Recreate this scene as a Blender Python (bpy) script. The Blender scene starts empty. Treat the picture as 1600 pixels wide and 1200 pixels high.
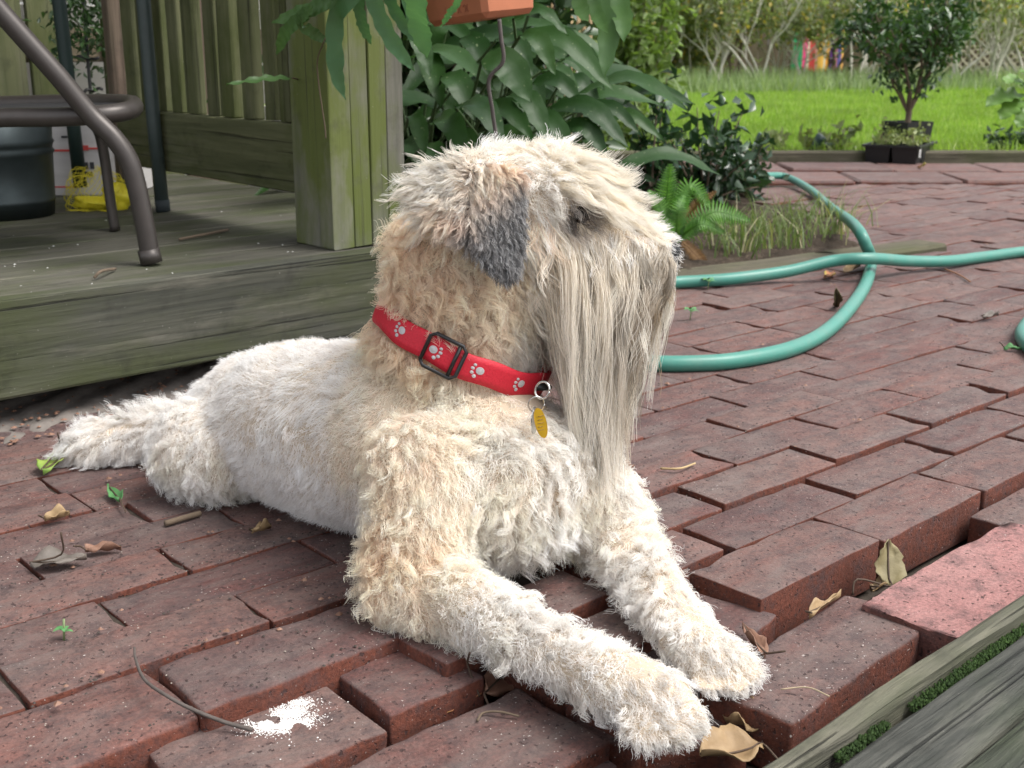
import bpy, bmesh, math, random
import numpy as np
from mathutils import Vector, Matrix
from mathutils.kdtree import KDTree

R = random.Random(11)
rng = np.random.default_rng(11)
SC = bpy.context.scene
COL = SC.collection

# ---------------------------------------------------------------- camera, light, exposure
CAM_H, FPX, PITCH = 0.55, 1900.0, math.atan(530 / 1900.0)
cam = bpy.data.cameras.new('camera')
cam.sensor_width = 36.0
cam.lens = FPX / 1600 * 36
cam.clip_start, cam.clip_end = 0.05, 300
cam.dof.use_dof = True
cam.dof.focus_distance = 1.25
cam.dof.aperture_fstop = 14.0
co = bpy.data.objects.new('camera', cam)
co.location = (0, 0, CAM_H)
co.rotation_euler = (math.pi / 2 - PITCH, 0, 0)
COL.objects.link(co)
SC.camera = co

SUN_EL, SUN_AZ = math.radians(58), math.radians(105)      # azimuth: clockwise from +y (view direction)
w = bpy.data.worlds.new('World')
SC.world = w
w.use_nodes = True
nt = w.node_tree
bg = nt.nodes['Background']
sky = nt.nodes.new('ShaderNodeTexSky')
sky.sky_type = 'NISHITA'
sky.sun_disc = False
sky.sun_elevation = SUN_EL
sky.sun_rotation = SUN_AZ
sky.dust_density = 3.0
hs = nt.nodes.new('ShaderNodeHueSaturation')             # a hazy white overcast instead of a deep blue sky
hs.inputs['Saturation'].default_value = 0.20
nt.links.new(sky.outputs[0], hs.inputs['Color'])
nt.links.new(hs.outputs[0], bg.inputs['Color'])
bg.inputs['Strength'].default_value = 0.15

sl = bpy.data.lights.new('sun', 'SUN')
sl.energy = 1.5
sl.angle = math.radians(28)
sl.color = (1.0, 0.96, 0.90)
so = bpy.data.objects.new('sun', sl)
sd = Vector((math.sin(SUN_AZ) * math.cos(SUN_EL), math.cos(SUN_AZ) * math.cos(SUN_EL), math.sin(SUN_EL)))
so.rotation_euler = sd.to_track_quat('Z', 'Y').to_euler()
so.location = sd * 20
COL.objects.link(so)

SC.view_settings.view_transform = 'Standard'
SC.view_settings.look = 'None'
SC.view_settings.exposure = 1.10
SC.view_settings.gamma = 1.0
SC.view_settings.use_curve_mapping = False
SC.render.engine = 'CYCLES'
SC.cycles.max_bounces = 10
SC.cycles.diffuse_bounces = 5
SC.cycles.glossy_bounces = 3
SC.cycles.transmission_bounces = 8
SC.cycles.use_denoising = True
try:
    SC.cycles_curves.shape = 'RIBBONS'
    SC.cycles_curves.subdivisions = 2
except Exception:
    pass

# ---------------------------------------------------------------- measuring: photo pixel -> point in the place
CP, SP = math.cos(PITCH), math.sin(PITCH)
def ray(px, py):
    u, v = (px - 800) / FPX, (600 - py) / FPX
    return Vector((u, CP + v * SP, -SP + v * CP))
def G(px, py, z=0.0):                       # point on the level z
    d = ray(px, py); t = (z - CAM_H) / d.z
    return Vector((0, 0, CAM_H)) + d * t
def U(px, py, y):                           # point at distance y
    d = ray(px, py)
    return Vector((0, 0, CAM_H)) + d * (y / d.y)
def PX(P):                                  # back to pixels (arrays)
    P = np.asarray(P, float)
    q = P - np.array([0, 0, CAM_H])
    yy = q[..., 1] * SP + q[..., 2] * CP
    zz = q[..., 1] * CP - q[..., 2] * SP
    return 800 + FPX * q[..., 0] / zz, 600 - FPX * yy / zz

AB = math.radians(43.0)                     # brick courses
EB, KB = Vector((math.cos(AB), math.sin(AB), 0)), Vector((-math.sin(AB), math.cos(AB), 0))
AD = math.radians(41.5)                     # deck
ED, KD = Vector((math.cos(AD), math.sin(AD), 0)), Vector((-math.sin(AD), math.cos(AD), 0))
ZV = Vector((0, 0, 1))

# ---------------------------------------------------------------- scene helpers
def thing(name, label, cat, loc=(0, 0, 0), group=None):
    o = bpy.data.objects.new(name, None)
    o.empty_display_size = 0.05
    o.location = loc
    COL.objects.link(o)
    o['label'] = label; o['category'] = cat
    if group: o['group'] = group
    return o
def tag(o, label=None, cat=None, group=None, kind=None):
    if label: o['label'] = label
    if cat: o['category'] = cat
    if group: o['group'] = group
    if kind: o['kind'] = kind
    return o
def wloc(o):
    l = Vector(o.location)
    while o.parent: o = o.parent; l = l + Vector(o.location)
    return l
def put(o, parent):
    if parent is not None:
        o.parent = parent
        if parent.type == 'EMPTY':
            o.matrix_parent_inverse = Matrix.Translation(-Vector(parent.location))
        else:
            o.matrix_parent_inverse = (PM[parent.name]).inverted() if parent.name in PM else Matrix.Identity(4)
    return o
PM = {}                                      # world matrices of mesh parents
def link(name, me, mat=None, parent=None, M=None, smooth=False):
    if mat is not None and not me.materials: me.materials.append(mat)
    if smooth:
        me.polygons.foreach_set('use_smooth', [True] * len(me.polygons))
    o = bpy.data.objects.new(name, me)
    COL.objects.link(o)
    if M is not None: o.matrix_basis = M
    put(o, parent)
    PM[o.name] = M if M is not None else Matrix.Identity(4)
    return o
def pyd(name, verts, faces):
    me = bpy.data.meshes.new(name)
    me.from_pydata([tuple(v) for v in verts], [], [tuple(f) for f in faces])
    me.update()
    return me
def mobj(name, verts, faces, mat=None, parent=None, M=None, smooth=False):
    return link(name, pyd(name, verts, faces), mat, parent, M, smooth)

def cbox_mesh(name, sx, sy, sz, c=0.004, wob=0.0, seg=1, rnd=None):
    """box centred in x,y with its TOP at z=0, chamfered edges, slightly uneven corners"""
    bm = bmesh.new()
    bmesh.ops.create_cube(bm, size=1)
    for v in bm.verts:
        v.co = Vector((v.co.x * sx, v.co.y * sy, (v.co.z - 0.5) * sz))
    if seg > 1:
        ed = [e_ for e_ in bm.edges if abs(e_.verts[0].co.x - e_.verts[1].co.x) > sx * .5]
        bmesh.ops.subdivide_edges(bm, edges=ed, cuts=seg - 1, use_grid_fill=True)
    if c: bmesh.ops.bevel(bm, geom=[e_ for e_ in bm.edges if e_.calc_face_angle(0) > .5], offset=c, segments=1, affect='EDGES')
    if wob:
        r = rnd or R
        for v in bm.verts:
            v.co += Vector((r.uniform(-wob, wob), r.uniform(-wob, wob), r.uniform(-wob, wob) * .6))
    me = bpy.data.meshes.new(name)
    bm.to_mesh(me); bm.free()
    return me
def frame(loc, xdir, zdir=ZV):
    x = Vector(xdir).normalized(); z = Vector(zdir)
    y = z.cross(x).normalized(); z = x.cross(y)
    m = Matrix((x, y, z)).transposed().to_4x4(); m.translation = Vector(loc)
    return m
def bar(name, A, B, wy, wz, mat, parent=None, up=ZV, c=0.003, wob=0.0, seg=1):
    """board from A to B (centre line); wy across, wz along up"""
    A, B = Vector(A), Vector(B)
    L = (B - A).length
    me = cbox_mesh(name, L, wy, wz, c, wob, seg)
    me.transform(Matrix.Translation((0, 0, wz / 2)))
    return link(name, me, mat, parent, frame((A + B) / 2, B - A, up))

def catmull(pts, n=8):
    P = np.array([tuple(p) for p in pts], float)
    P = np.vstack([2 * P[0] - P[1], P, 2 * P[-1] - P[-2]])
    out = []
    for i in range(1, len(P) - 2):
        t = np.linspace(0, 1, n, endpoint=False)[:, None]
        a, b, c, d = P[i - 1], P[i], P[i + 1], P[i + 2]
        out.append(.5 * ((2 * b) + (-a + c) * t + (2 * a - 5 * b + 4 * c - d) * t ** 2 + (-a + 3 * b - 3 * c + d) * t ** 3))
    out.append(P[-2][None])
    return np.vstack(out)
def tube_geo(P, r, sides=10, cap=True, flat=1.0, up=None):
    P = np.asarray(P, float); n = len(P)
    r = np.broadcast_to(np.asarray(r, float), (n,))
    T = np.gradient(P, axis=0); T /= np.linalg.norm(T, axis=1)[:, None] + 1e-12
    u = np.array([0, 0, 1.]) if up is None else np.array(up, float)
    if abs(T[0] @ u) > .95: u = np.array([1., 0, 0])
    V = []; F = []
    N = u - T[0] * (T[0] @ u); N /= np.linalg.norm(N)
    for i in range(n):
        N = N - T[i] * (T[i] @ N); N /= np.linalg.norm(N) + 1e-12
        B = np.cross(T[i], N)
        for j in range(sides):
            a = 2 * math.pi * j / sides
            V.append(P[i] + r[i] * (math.cos(a) * N * flat + math.sin(a) * B))
    for i in range(n - 1):
        for j in range(sides):
            F.append((i * sides + j, i * sides + (j + 1) % sides, (i + 1) * sides + (j + 1) % sides, (i + 1) * sides + j))
    if cap:
        F.append(tuple(range(sides))[::-1]); F.append(tuple((n - 1) * sides + j for j in range(sides)))
    return V, F
def tube(name, P, r, mat, parent=None, sides=10, flat=1.0, smooth=True, up=None):
    V, F = tube_geo(P, r, sides, True, flat, up)
    return mobj(name, V, F, mat, parent, None, smooth)
class MB:
    """collects pieces into one mesh"""
    def __init__(s): s.v = []; s.f = []
    def add(s, V, F):
        k = len(s.v); s.v += [tuple(p) for p in V]; s.f += [tuple(i + k for i in q) for q in F]
    def build(s, name, mat, parent=None, smooth=False): return mobj(name, s.v, s.f, mat, parent, None, smooth)

def nrm(a): return a / (np.linalg.norm(a, axis=-1, keepdims=True) + 1e-9)
def vnoise(P, f, seed):
    """cheap smooth noise -1..1 from a few random sines"""
    g_ = np.random.default_rng(seed)
    out = np.zeros(len(P))
    for _ in range(6):
        k_ = g_.normal(0, f, 3); out += np.sin(P @ k_ + g_.uniform(0, 6.28))
    return np.clip(out / 2.6, -1, 1)

# ---------------------------------------------------------------- material helpers
def sock(nt, node, key, v):
    if isinstance(v, bpy.types.NodeSocket): nt.links.new(v, node.inputs[key])
    else: node.inputs[key].default_value = v
class NB:
    def __init__(s, name):
        s.m = bpy.data.materials.new(name); s.m.use_nodes = True
        s.t = s.m.node_tree; s.b = s.t.nodes['Principled BSDF']; s.out = s.t.nodes['Material Output']
        s.b.inputs['Roughness'].default_value = .7
    def n(s, typ, ins=None, **pr):
        nd = s.t.nodes.new(typ)
        for k, v in pr.items(): setattr(nd, k, v)
        for k, v in (ins or {}).items(): sock(s.t, nd, k, v)
        return nd
    def coord(s, scale=(1, 1, 1), rand=True, which='Object', rot=(0, 0, 0)):
        tc = s.n('ShaderNodeTexCoord').outputs[which]
        if rand:
            oi = s.n('ShaderNodeObjectInfo').outputs['Random']
            k = s.n('ShaderNodeVectorMath', {0: oi, 1: (53.1, 97.7, 31.3)}, operation='MULTIPLY').outputs[0]
            tc = s.n('ShaderNodeVectorMath', {0: tc, 1: k}, operation='ADD').outputs[0]
        return s.n('ShaderNodeMapping', {'Vector': tc, 'Scale': scale, 'Rotation': rot}).outputs[0]
    def noise(s, vec, scale, detail=4, rough=.55, dist=0.0):
        return s.n('ShaderNodeTexNoise', {'Vector': vec, 'Scale': scale, 'Detail': detail, 'Roughness': rough, 'Distortion': dist}).outputs['Fac']
    def ramp(s, fac, stops, interp='LINEAR'):
        r = s.n('ShaderNodeValToRGB', {'Fac': fac}); r.color_ramp.interpolation = interp
        while len(r.color_ramp.elements) < len(stops): r.color_ramp.elements.new(.5)
        for e_, (p_, c_) in zip(r.color_ramp.elements, stops):
            e_.position = p_
            e_.color = (c_, c_, c_, 1) if isinstance(c_, (int, float)) else (*c_[:3], 1)
        return r.outputs['Color']
    def mix(s, fac, a, b, mode='MIX'):
        nd = s.n('ShaderNodeMix', data_type='RGBA', blend_type=mode)
        for k, v in ((0, fac), (6, a), (7, b)):
            if isinstance(v, tuple) and len(v) == 3: v = (*v, 1)
            sock(s.t, nd, k, v)
        return nd.outputs[2]
    def math(s, op, a, b=0.0, c=None):
        nd = s.n('ShaderNodeMath', {0: a, 1: b}, operation=op)
        if c is not None: sock(s.t, nd, 2, c)
        return nd.outputs[0]
    def rnd(s): return s.n('ShaderNodeObjectInfo').outputs['Random']
    def bump(s, h, strength=.5, dist=.004):
        nd = s.n('ShaderNodeBump', {'Height': h, 'Strength': strength, 'Distance': dist})
        s.t.links.new(nd.outputs[0], s.b.inputs['Normal'])
    def set(s, **k):
        for a, v in k.items():
            key = a.replace('_', ' ')
            if isinstance(v, tuple) and len(v) == 3 and key not in ('Normal',): v = (*v, 1)
            sock(s.t, s.b, key, v)
        return s.m
def plain(name, col, rough=.6, metal=0.0, var=.25, scale=30, bump=.0, spec=.5):
    b = NB(name)
    n = b.noise(b.coord(), scale, 5)
    c = b.mix(n, tuple(x * (1 - var) for x in col), tuple(min(1, x * (1 + var)) for x in col))
    if bump: b.bump(n, bump, .003)
    return b.set(Base_Color=c, Roughness=rough, Metallic=metal, Specular_IOR_Level=spec)
def leafmat(name, c1, c2, rough=.45, spots=None, trans=.25, veins=True, scale=25, rib=None):
    """leaf: colour varies per object and over the surface; UV.x across (0..1), UV.y along"""
    b = NB(name)
    n = b.noise(b.coord(), scale, 4)
    f = b.math('ADD', b.math('MULTIPLY', n, .7), b.math('MULTIPLY', b.rnd(), .4))
    c = b.mix(f, c1, c2)
    if spots:
        sp = b.noise(b.coord(), spots[0], 2, .5)
        c = b.mix(b.ramp(sp, [(spots[1], 0.0), (spots[1] + .04, 1.0)]), c, spots[2])
    if rib: pass
    b.bump(n, .25, .003)
    b.set(Base_Color=c, Roughness=rough)
    if trans:
        tr = b.n('ShaderNodeBsdfTranslucent', {'Color': b.mix(1.0, c, (1.3, 1.5, .7), 'MULTIPLY')}).outputs[0]
        ms = b.n('ShaderNodeMixShader', {0: trans, 1: b.b.outputs[0], 2: tr})
        b.t.links.new(ms.outputs[0], b.out.inputs['Surface'])
    return b.m
# ---------------------------------------------------------------- materials
def brick_mat(name, d1, d2, side, dust_amt=.45, dustc=(.26, .20, .19), bright=1.0):
    b = NB(name)
    v = b.coord()
    n1 = b.noise(b.coord((.55, 1.3, 1)), 26, 9, .70)
    fine = b.noise(v, 260, 3, .6)
    n2 = b.noise(v, 5.0, 3, .5)
    c = b.mix(b.ramp(n1, [(.3, 0.0), (.7, 1.0)]), d1, d2)
    br = b.math('ADD', b.math('MULTIPLY', b.rnd(), .50), .78)
    c = b.mix(b.math('MULTIPLY', b.math('FRACT', b.math('MULTIPLY', b.rnd(), 7.31)), .45), c, tuple((x + y) / 2 for x, y in zip(dustc, d1)))
    c = b.mix(1.0, c, b.n('ShaderNodeCombineColor', {0: br, 1: br, 2: b.math('ADD', b.math('MULTIPLY', br, .8), .2)}).outputs[0], 'MULTIPLY')
    # weathered top: grey film, dark soot, white specks
    nz = b.n('ShaderNodeSeparateXYZ', {0: b.n('ShaderNodeNewGeometry').outputs['Normal']}).outputs[2]
    top = b.ramp(nz, [(.35, 0.0), (.8, 1.0)])
    c = b.mix(top, b.mix(b.ramp(n1, [(.35, 0.0), (.75, 1.0)]), tuple(x * .55 for x in side), side), c)
    c = b.mix(1.0, c, b.ramp(fine, [(.25, .62), (.75, 1.35)]), 'MULTIPLY')
    film = b.math('MULTIPLY', b.ramp(b.noise(b.coord((.5, 1.4, 1)), 12, 9, .76, .4), [(.40, 0.0), (.66, 1.0)]), dust_amt)
    film = b.math('MULTIPLY', film, top)
    c = b.mix(film, c, dustc)
    soot = b.ramp(b.noise(v, 34, 8, .78), [(.47, 0.0), (.64, .66)])
    c = b.mix(soot, c, (.055, .040, .042))
    pit = b.ramp(b.noise(v, 170, 2, .5), [(.64, 0.0), (.70, .85)])
    c = b.mix(pit, c, (.045, .025, .024))
    speck = b.ramp(b.noise(v, 330, 1, .5), [(.73, 0.0), (.76, .8)])
    speck = b.math('MULTIPLY', speck, b.ramp(n2, [(.4, .15), (.65, 1.0)]))
    c = b.mix(speck, c, (.62, .58, .54))
    h = b.math('SUBTRACT', b.math('ADD', b.math('MULTIPLY', n1, .5), b.math('MULTIPLY', b.noise(v, 150, 6, .75), .8)), b.math('MULTIPLY', pit, .6))
    b.bump(h, .8, .004)
    return b.set(Base_Color=c, Roughness=.80, Specular_IOR_Level=.40)
MBRICK = brick_mat('brick_red', (.080, .040, .036), (.180, .076, .063), (.175, .052, .031), .76, (.160, .132, .122))
MPINK = brick_mat('brick_pink', (.26, .098, .09), (.40, .165, .148), (.20, .08, .065), .25, (.44, .30, .275))

def wood_mat(name, c1, c2, dark, green=None, gamt=0.0, worn=None, wamt=0.0, grain=1.0, rough=.85, bump=.6, gscale=3.0, glow=.42):
    """grain runs along the piece's own x"""
    b = NB(name)
    v = b.coord((1.2, 22, 22)); v2 = b.coord((1, 1, 1)); v3 = b.coord((.7, 60, 60))
    g1 = b.noise(v, 3.0 * grain, 6, .62, .35)
    c = b.mix(b.ramp(g1, [(.3, 0.0), (.7, 1.0)]), c1, c2)
    br = b.math('ADD', b.math('MULTIPLY', b.rnd(), .35), .82)
    c = b.mix(1.0, c, b.n('ShaderNodeCombineColor', {0: br, 1: br, 2: br}).outputs[0], 'MULTIPLY')
    if worn:
        wn = b.ramp(b.noise(b.coord((2, 14, 14)), 2.2, 5, .65), [(.52, 0.0), (.68, wamt)])
        c = b.mix(wn, c, worn)
    if green:
        gn = b.ramp(b.noise(b.coord((1, 2.2, 2.2)), gscale, 5, .62), [(glow, 0.0), (glow + .2, gamt)])
        c = b.mix(gn, c, green)
    cr = b.ramp(b.noise(v3, 2.4, 4, .6), [(.60, 0.0), (.68, .8)])
    c = b.mix(cr, c, dark)
    blot = b.ramp(b.noise(v2, 14, 5, .7), [(.55, 0.0), (.75, .45)])
    c = b.mix(blot, c, dark)
    sp = b.ramp(b.noise(v2, 260, 1), [(.79, 0.0), (.81, .4)])
    c = b.mix(sp, c, (.42, .42, .38))
    h = b.math('SUBTRACT', g1, b.math('MULTIPLY', cr, .7))
    b.bump(h, bump, .006)
    return b.set(Base_Color=c, Roughness=rough, Specular_IOR_Level=.25)
MDECK = wood_mat('deck_wood', (.055, .053, .043), (.110, .105, .085), (.017, .016, .014), (.050, .062, .022), .7, (.17, .155, .125), .5)
MFASC = wood_mat('fascia_wood', (.040, .042, .034), (.088, .088, .068), (.014, .0145, .012), (.048, .058, .02), .7, (.17, .16, .13), .55, .8)
MPOST = wood_mat('post_wood', (.105, .107, .082), (.185, .18, .148), (.045, .042, .032), (.098, .125, .022), .85, (.24, .23, .20), .5, .7, bump=.35, gscale=4.0, glow=.36)
MRAIL = wood_mat('rail_wood', (.080, .088, .042), (.15, .155, .08), (.025, .026, .015), (.058, .075, .016), .8, (.17, .16, .115), .35, .6)
MNEAR = wood_mat('near_deck_wood', (.030, .033, .029), (.080, .080, .070), (.011, .012, .010), (.06, .08, .034), .4, (.17, .165, .14), .5, 1.6, bump=1.0)
MRIM = wood_mat('near_rim_wood', (.050, .047, .038), (.115, .107, .086), (.02, .019, .015), (.07, .085, .035), .4, (.24, .22, .17), .5, 1.4, bump=.9)
MTIMB = wood_mat('timber_wood', (.06, .052, .036), (.125, .11, .078), (.02, .017, .013), (.06, .07, .026), .55, (.18, .16, .11), .45)
MFENCE = wood_mat('fence_wood', (.085, .062, .045), (.17, .125, .095), (.03, .023, .018), (.08, .09, .04), .3)
MBAMB = wood_mat('bamboo_wood', (.30, .21, .11), (.46, .34, .19), (.12, .08, .04))
MSIDE = plain('siding_paint', (.50, .49, .45), .7, var=.2, scale=12)

def soil_mat():
    b = NB('soil'); v = b.coord(rand=False)
    n = b.noise(v, 22, 6, .7)
    c = b.mix(b.ramp(n, [(.3, 0.0), (.7, 1.0)]), (.028, .021, .016), (.085, .066, .05))
    c = b.mix(b.ramp(b.noise(v, 120, 3), [(.6, 0.0), (.68, .8)]), c, (.16, .125, .09))
    b.bump(b.noise(v, 60, 5, .7), 1.0, .012)
    return b.set(Base_Color=c, Roughness=.95, Specular_IOR_Level=.1)
MSOIL = soil_mat()
MGRIT = plain('joint_dirt', (.055, .045, .037), .95, var=.55, scale=70, bump=.8, spec=.1)
MSTRIP = plain('grey_earth', (.17, .15, .135), .95, var=.5, scale=40, bump=.7, spec=.1)
def lawn_mat():
    b = NB('lawn_turf'); v = b.coord(rand=False)
    n = b.noise(v, 3, 5, .6)
    c = b.mix(n, (.13, .21, .03), (.20, .29, .05))
    return b.set(Base_Color=c, Roughness=.9, Specular_IOR_Level=.1)
MLAWN = lawn_mat()
# ---------------------------------------------------------------- ground, patio
gv = [(-90, -20, -.11), (90, -20, -.11), (90, 150, -.11), (-90, 150, -.11)]
tag(mobj('ground', gv, [(0, 1, 2, 3)], MSOIL), kind='structure')

def inpoly(x, y, poly):
    c = False
    for i in range(len(poly)):
        x1, y1 = poly[i]; x2, y2 = poly[i - 1]
        if (y1 > y) != (y2 > y) and x < (x2 - x1) * (y - y1) / (y2 - y1) + x1: c = not c
    return c
BED = [(-1.6, 2.9), (.02, 2.62), (.40, 2.90), (.98, 3.30), (.97, 3.75), (.93, 4.6), (.72, 5.05), (-1.6, 5.05)]
patio = bpy.data.objects.new('patio', None); COL.objects.link(patio); patio['kind'] = 'structure'
# sand bed between the bricks
bedv, bedf = [], []
def grid_sheet(name, fn, s0, s1, n, r0, r1, m, mat, kind='structure', parent=None):
    V, F = [], []
    for i in range(n + 1):
        for j in range(m + 1):
            V.append(fn(s0 + (s1 - s0) * i / n, r0 + (r1 - r0) * j / m))
    for i in range(n):
        for j in range(m):
            a = i * (m + 1) + j
            F.append((a, a + m + 1, a + m + 2, a + 1))
    o = mobj(name, V, F, mat, parent, None, True)
    if kind and parent is None: o['kind'] = kind
    return o
def bedz(s, r):
    z = -.006 if r > .985 else -.006 - .055 * min(1, (.985 - r) / .05)
    p = EB * s + KB * r
    return (p.x, p.y, z + .0012 * math.sin(s * 61 + r * 23) * math.cos(r * 71 - s * 17))
grid_sheet('bedding_sand', bedz, -1.2, 6.8, 270, .25, 3.9, 150, MGRIT, None, patio)

from mathutils import noise as mnoise
def worn_brick(L, W, T, seed, amp=.0007, ch=.0017):
    r = random.Random(seed)
    bm = bmesh.new(); bmesh.ops.create_cube(bm, size=1)
    for v in bm.verts: v.co = Vector((v.co.x * L, v.co.y * W, (v.co.z - .5) * T))
    bmesh.ops.bevel(bm, geom=bm.edges[:], offset=ch * r.uniform(.8, 1.5), segments=2, affect='EDGES', profile=.6)
    long_ = [e_ for e_ in bm.edges if abs(e_.verts[0].co.x - e_.verts[1].co.x) > L * .7]
    bmesh.ops.subdivide_edges(bm, edges=long_, cuts=7)
    wide = [e_ for e_ in bm.edges if abs(e_.verts[0].co.y - e_.verts[1].co.y) > W * .7]
    bmesh.ops.subdivide_edges(bm, edges=wide, cuts=2)
    o = Vector((seed * 3.7, seed * 1.3, 0))
    for v in bm.verts:
        edge = (abs(v.co.x) > L / 2 - .007) + (abs(v.co.y) > W / 2 - .007) + (v.co.z > -.007)
        k = amp * (1.6 if edge >= 2 else .7)
        nv = mnoise.noise_vector((v.co + o) * 42) * k + mnoise.noise_vector((v.co + o) * 12) * k * .9
        if edge >= 2:
            chip = max(0, mnoise.noise((v.co + o) * 30) - .25) * .009
            nv -= Vector((math.copysign(chip, v.co.x) if abs(v.co.x) > L / 2 - .01 else 0, math.copysign(chip, v.co.y) if abs(v.co.y) > W / 2 - .01 else 0, chip * .8))
        v.co += nv
    me = bpy.data.meshes.new('brick_block'); bm.to_mesh(me); bm.free()
    me.polygons.foreach_set('use_smooth', [True] * len(me.polygons))
    return me
def brick_mesh(L, W, T, i):
    me = worn_brick(L, W, T, i)
    me.materials.append(MBRICK)
    return me
BL, BW, BT = .2355, .0795, .058
BVAR = [brick_mesh(BL, BW, BT, 100 + i) for i in range(14)]
NB_COUNT = [0]
lines0 = [.865, .97, 1.05, 1.13, 1.21] + [1.21 + .0815 * i for i in range(1, 34)]
def rline(j, s): return lines0[j] - .036 * (s - .45) - (.004 if j == 0 else 0)
# the custom bricks at the front, corners read off the photograph: far-left, near-left, near-right, far-right
CUST = [
    ('a', [(205, 1172), (320, 1255), (602, 1152), (504, 1050)], -.019, None),
    ('b', [(-90, 1149), (-10, 1250), (298, 1122), (238, 1040)], -.004, None),
    ('c', [(246, 1040), (308, 1112), (640, 992), (560, 932)], .004, None),
    ('d', [(512, 1045), (606, 1118), (760, 1060), (668, 992)], -.012, None),
    ('e', [(520, 1210), (640, 1330), (948, 1166), (824, 1060)], -.021, None),
    ('f', [(836, 1058), (960, 1168), (1240, 1160), (1085, 1075)], -.030, None),
    ('g', [(1083, 1074), (1243, 1131), (1461, 969), (1321, 925)], -.004, None),
    ('h', [(1375, 932), (1478, 1012), (1745, 855), (1562, 810)], .004, MPINK),
    ('k', [(1020, 960), (1135, 1030), (1214, 972), (1076, 908)], -.010, None),
    ('m', [(940, 985), (1020, 1040), (1120, 1020), (1010, 955)], -.020, None),
]
custom_quads = []
loose = []
for nm, q, z, mt in CUST:
    P = [G(x, y, z) for x, y in q]
    c = sum(P, Vector()) / 4
    ex = ((P[3] - P[0]) + (P[2] - P[1])) / 2; ey = ((P[0] - P[1]) + (P[3] - P[2])) / 2
    L = ex.length; Wd = ey.cross(ex.normalized()).length
    me = worn_brick(L - .003, Wd - .003, BT if mt is None else .056, 700 + len(custom_quads), .0016, .0036 if mt is None else .002)
    if mt is MPINK:
        bm = bmesh.new(); bm.from_mesh(me)
        bmesh.ops.subdivide_edges(bm, edges=bm.edges[:], cuts=1, use_grid_fill=True)
        for v in bm.verts: v.co += Vector((R.uniform(-1, 1), R.uniform(-1, 1), R.uniform(-1, 1))) * .0009
        bm.to_mesh(me); bm.free()
    M = frame(c, ex)
    M = M @ Matrix.Rotation(R.uniform(-.012, .012), 4, 'X') @ Matrix.Rotation(R.uniform(-.012, .012), 4, 'Y')
    if nm in ('g', 'h'):
        o = link('loose_brick', me, mt or MBRICK, None, M)
        tag(o, 'loose dark red brick with a chipped edge lying beside the dog\'s paw' if nm == 'g' else
            'loose rough pale pink brick lying against the weathered deck rim', 'brick')
    else:
        link('brick', me, MBRICK, patio, M); NB_COUNT[0] += 1
    custom_quads.append([(p.x, p.y) for p in P])
# running courses
rest = MB()
cand = []
joint_hint = {0: .60, 1: .578, 2: .469, 3: .576, 4: .69}
for j in range(0, len(lines0) - 1):
    off = joint_hint.get(j, R.uniform(0, BL))
    if j == 0: continue
    for i in range(-8, 30):
        s = off + i * (BL + .0035) + R.uniform(-.0012, .0012) + BL / 2
        r = (rline(j, s) + rline(j + 1, s)) / 2
        cand.append((s, r, lines0[j + 1] - lines0[j]))
# course 0 .. to the right of the dog (brick A and on), and beyond
for i in range(-2, 12):
    s = 1.058 + i * (BL + .012) + BL / 2
    cand.append((s, (.757 + .84) / 2 - .01 * (s - 1.1), .083))
for i in range(-2, 12):
    s = 1.165 + i * (BL + .012) + BL / 2
    if s > .95: cand.append((s, (.852 + .937) / 2 - .012 * (s - 1.2), .083))
BK = []
for s, r, wd in cand:
    p = EB * s + KB * r
    if r < .94 and s < .95: continue
    if .94 < r < 1.02 and s > 1.0 and False: continue
    if inpoly(p.x, p.y, BED): continue
    if p.dot(KD) > 1.76: 
        if p.dot(ED) < 1.60: continue
    if p.y > 4.96 or p.dot(KB) < .655: continue
    px, py = PX(p)
    if px < -1500 or px > 3200 or p.y < .25 or abs(p.x) > 3.4: continue
    if any(inpoly(p.x, p.y, q) for q in custom_quads): continue
    BK.append((p.y, s, r, wd))
# rows j=1 overlap with the hand-laid right courses: keep the first brick of any overlapping pair
keep = []
for y, s, r, wd in sorted(BK):
    if any(abs(s - s2) < BL * .72 and abs(r - r2) < .058 for s2, r2 in keep): continue
    keep.append((s, r))
    p = EB * s + KB * r
    dz = R.gauss(0, .0013)
    M = Matrix.Translation((p.x, p.y, dz)) @ Matrix.Rotation(AB - .036 + R.gauss(0, .011), 4, 'Z') @ Matrix.Rotation(R.gauss(0, .005), 4, 'X') @ Matrix.Rotation(R.gauss(0, .003), 4, 'Y')
    me = R.choice(BVAR)
    vx, vy = PX(p)
    if NB_COUNT[0] < 272 and -110 < vx < 1710 and vy < 1290:
        o = link('brick', me, None, patio, M @ Matrix.Scale(wd / .082 if wd > .09 else 1, 4, Vector((0, 1, 0))))
        NB_COUNT[0] += 1
    else:
        rest.add([M @ v.co for v in me.vertices], [tuple(f.vertices) for f in me.polygons])
# bricks under the dog
for sa, sb, ra, rb, z in ((.958, 1.188, .655, .752, .006), (1.191, 1.428, .652, .752, .004), (1.432, 1.668, .652, .748, .003), (1.672, 1.9, .65, .745, .003), (1.372, 1.60, .565, .645, -.012), (1.604, 1.84, .565, .645, -.010), (.64, .87, .775, .855, .002), (.877, 1.05, .768, .85, .0), (.70, .895, .69, .768, -.006), (.565, .69, .60, .69, -.04), (.70, .80, .60, .685, -.022)):
    me = worn_brick(sb - sa - .004, rb - ra - .004, BT, 800 + NB_COUNT[0])
    link('brick', me, MBRICK, patio, frame(EB * ((sa + sb) / 2) + KB * ((ra + rb) / 2) + ZV * z, EB)); NB_COUNT[0] += 1
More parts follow.
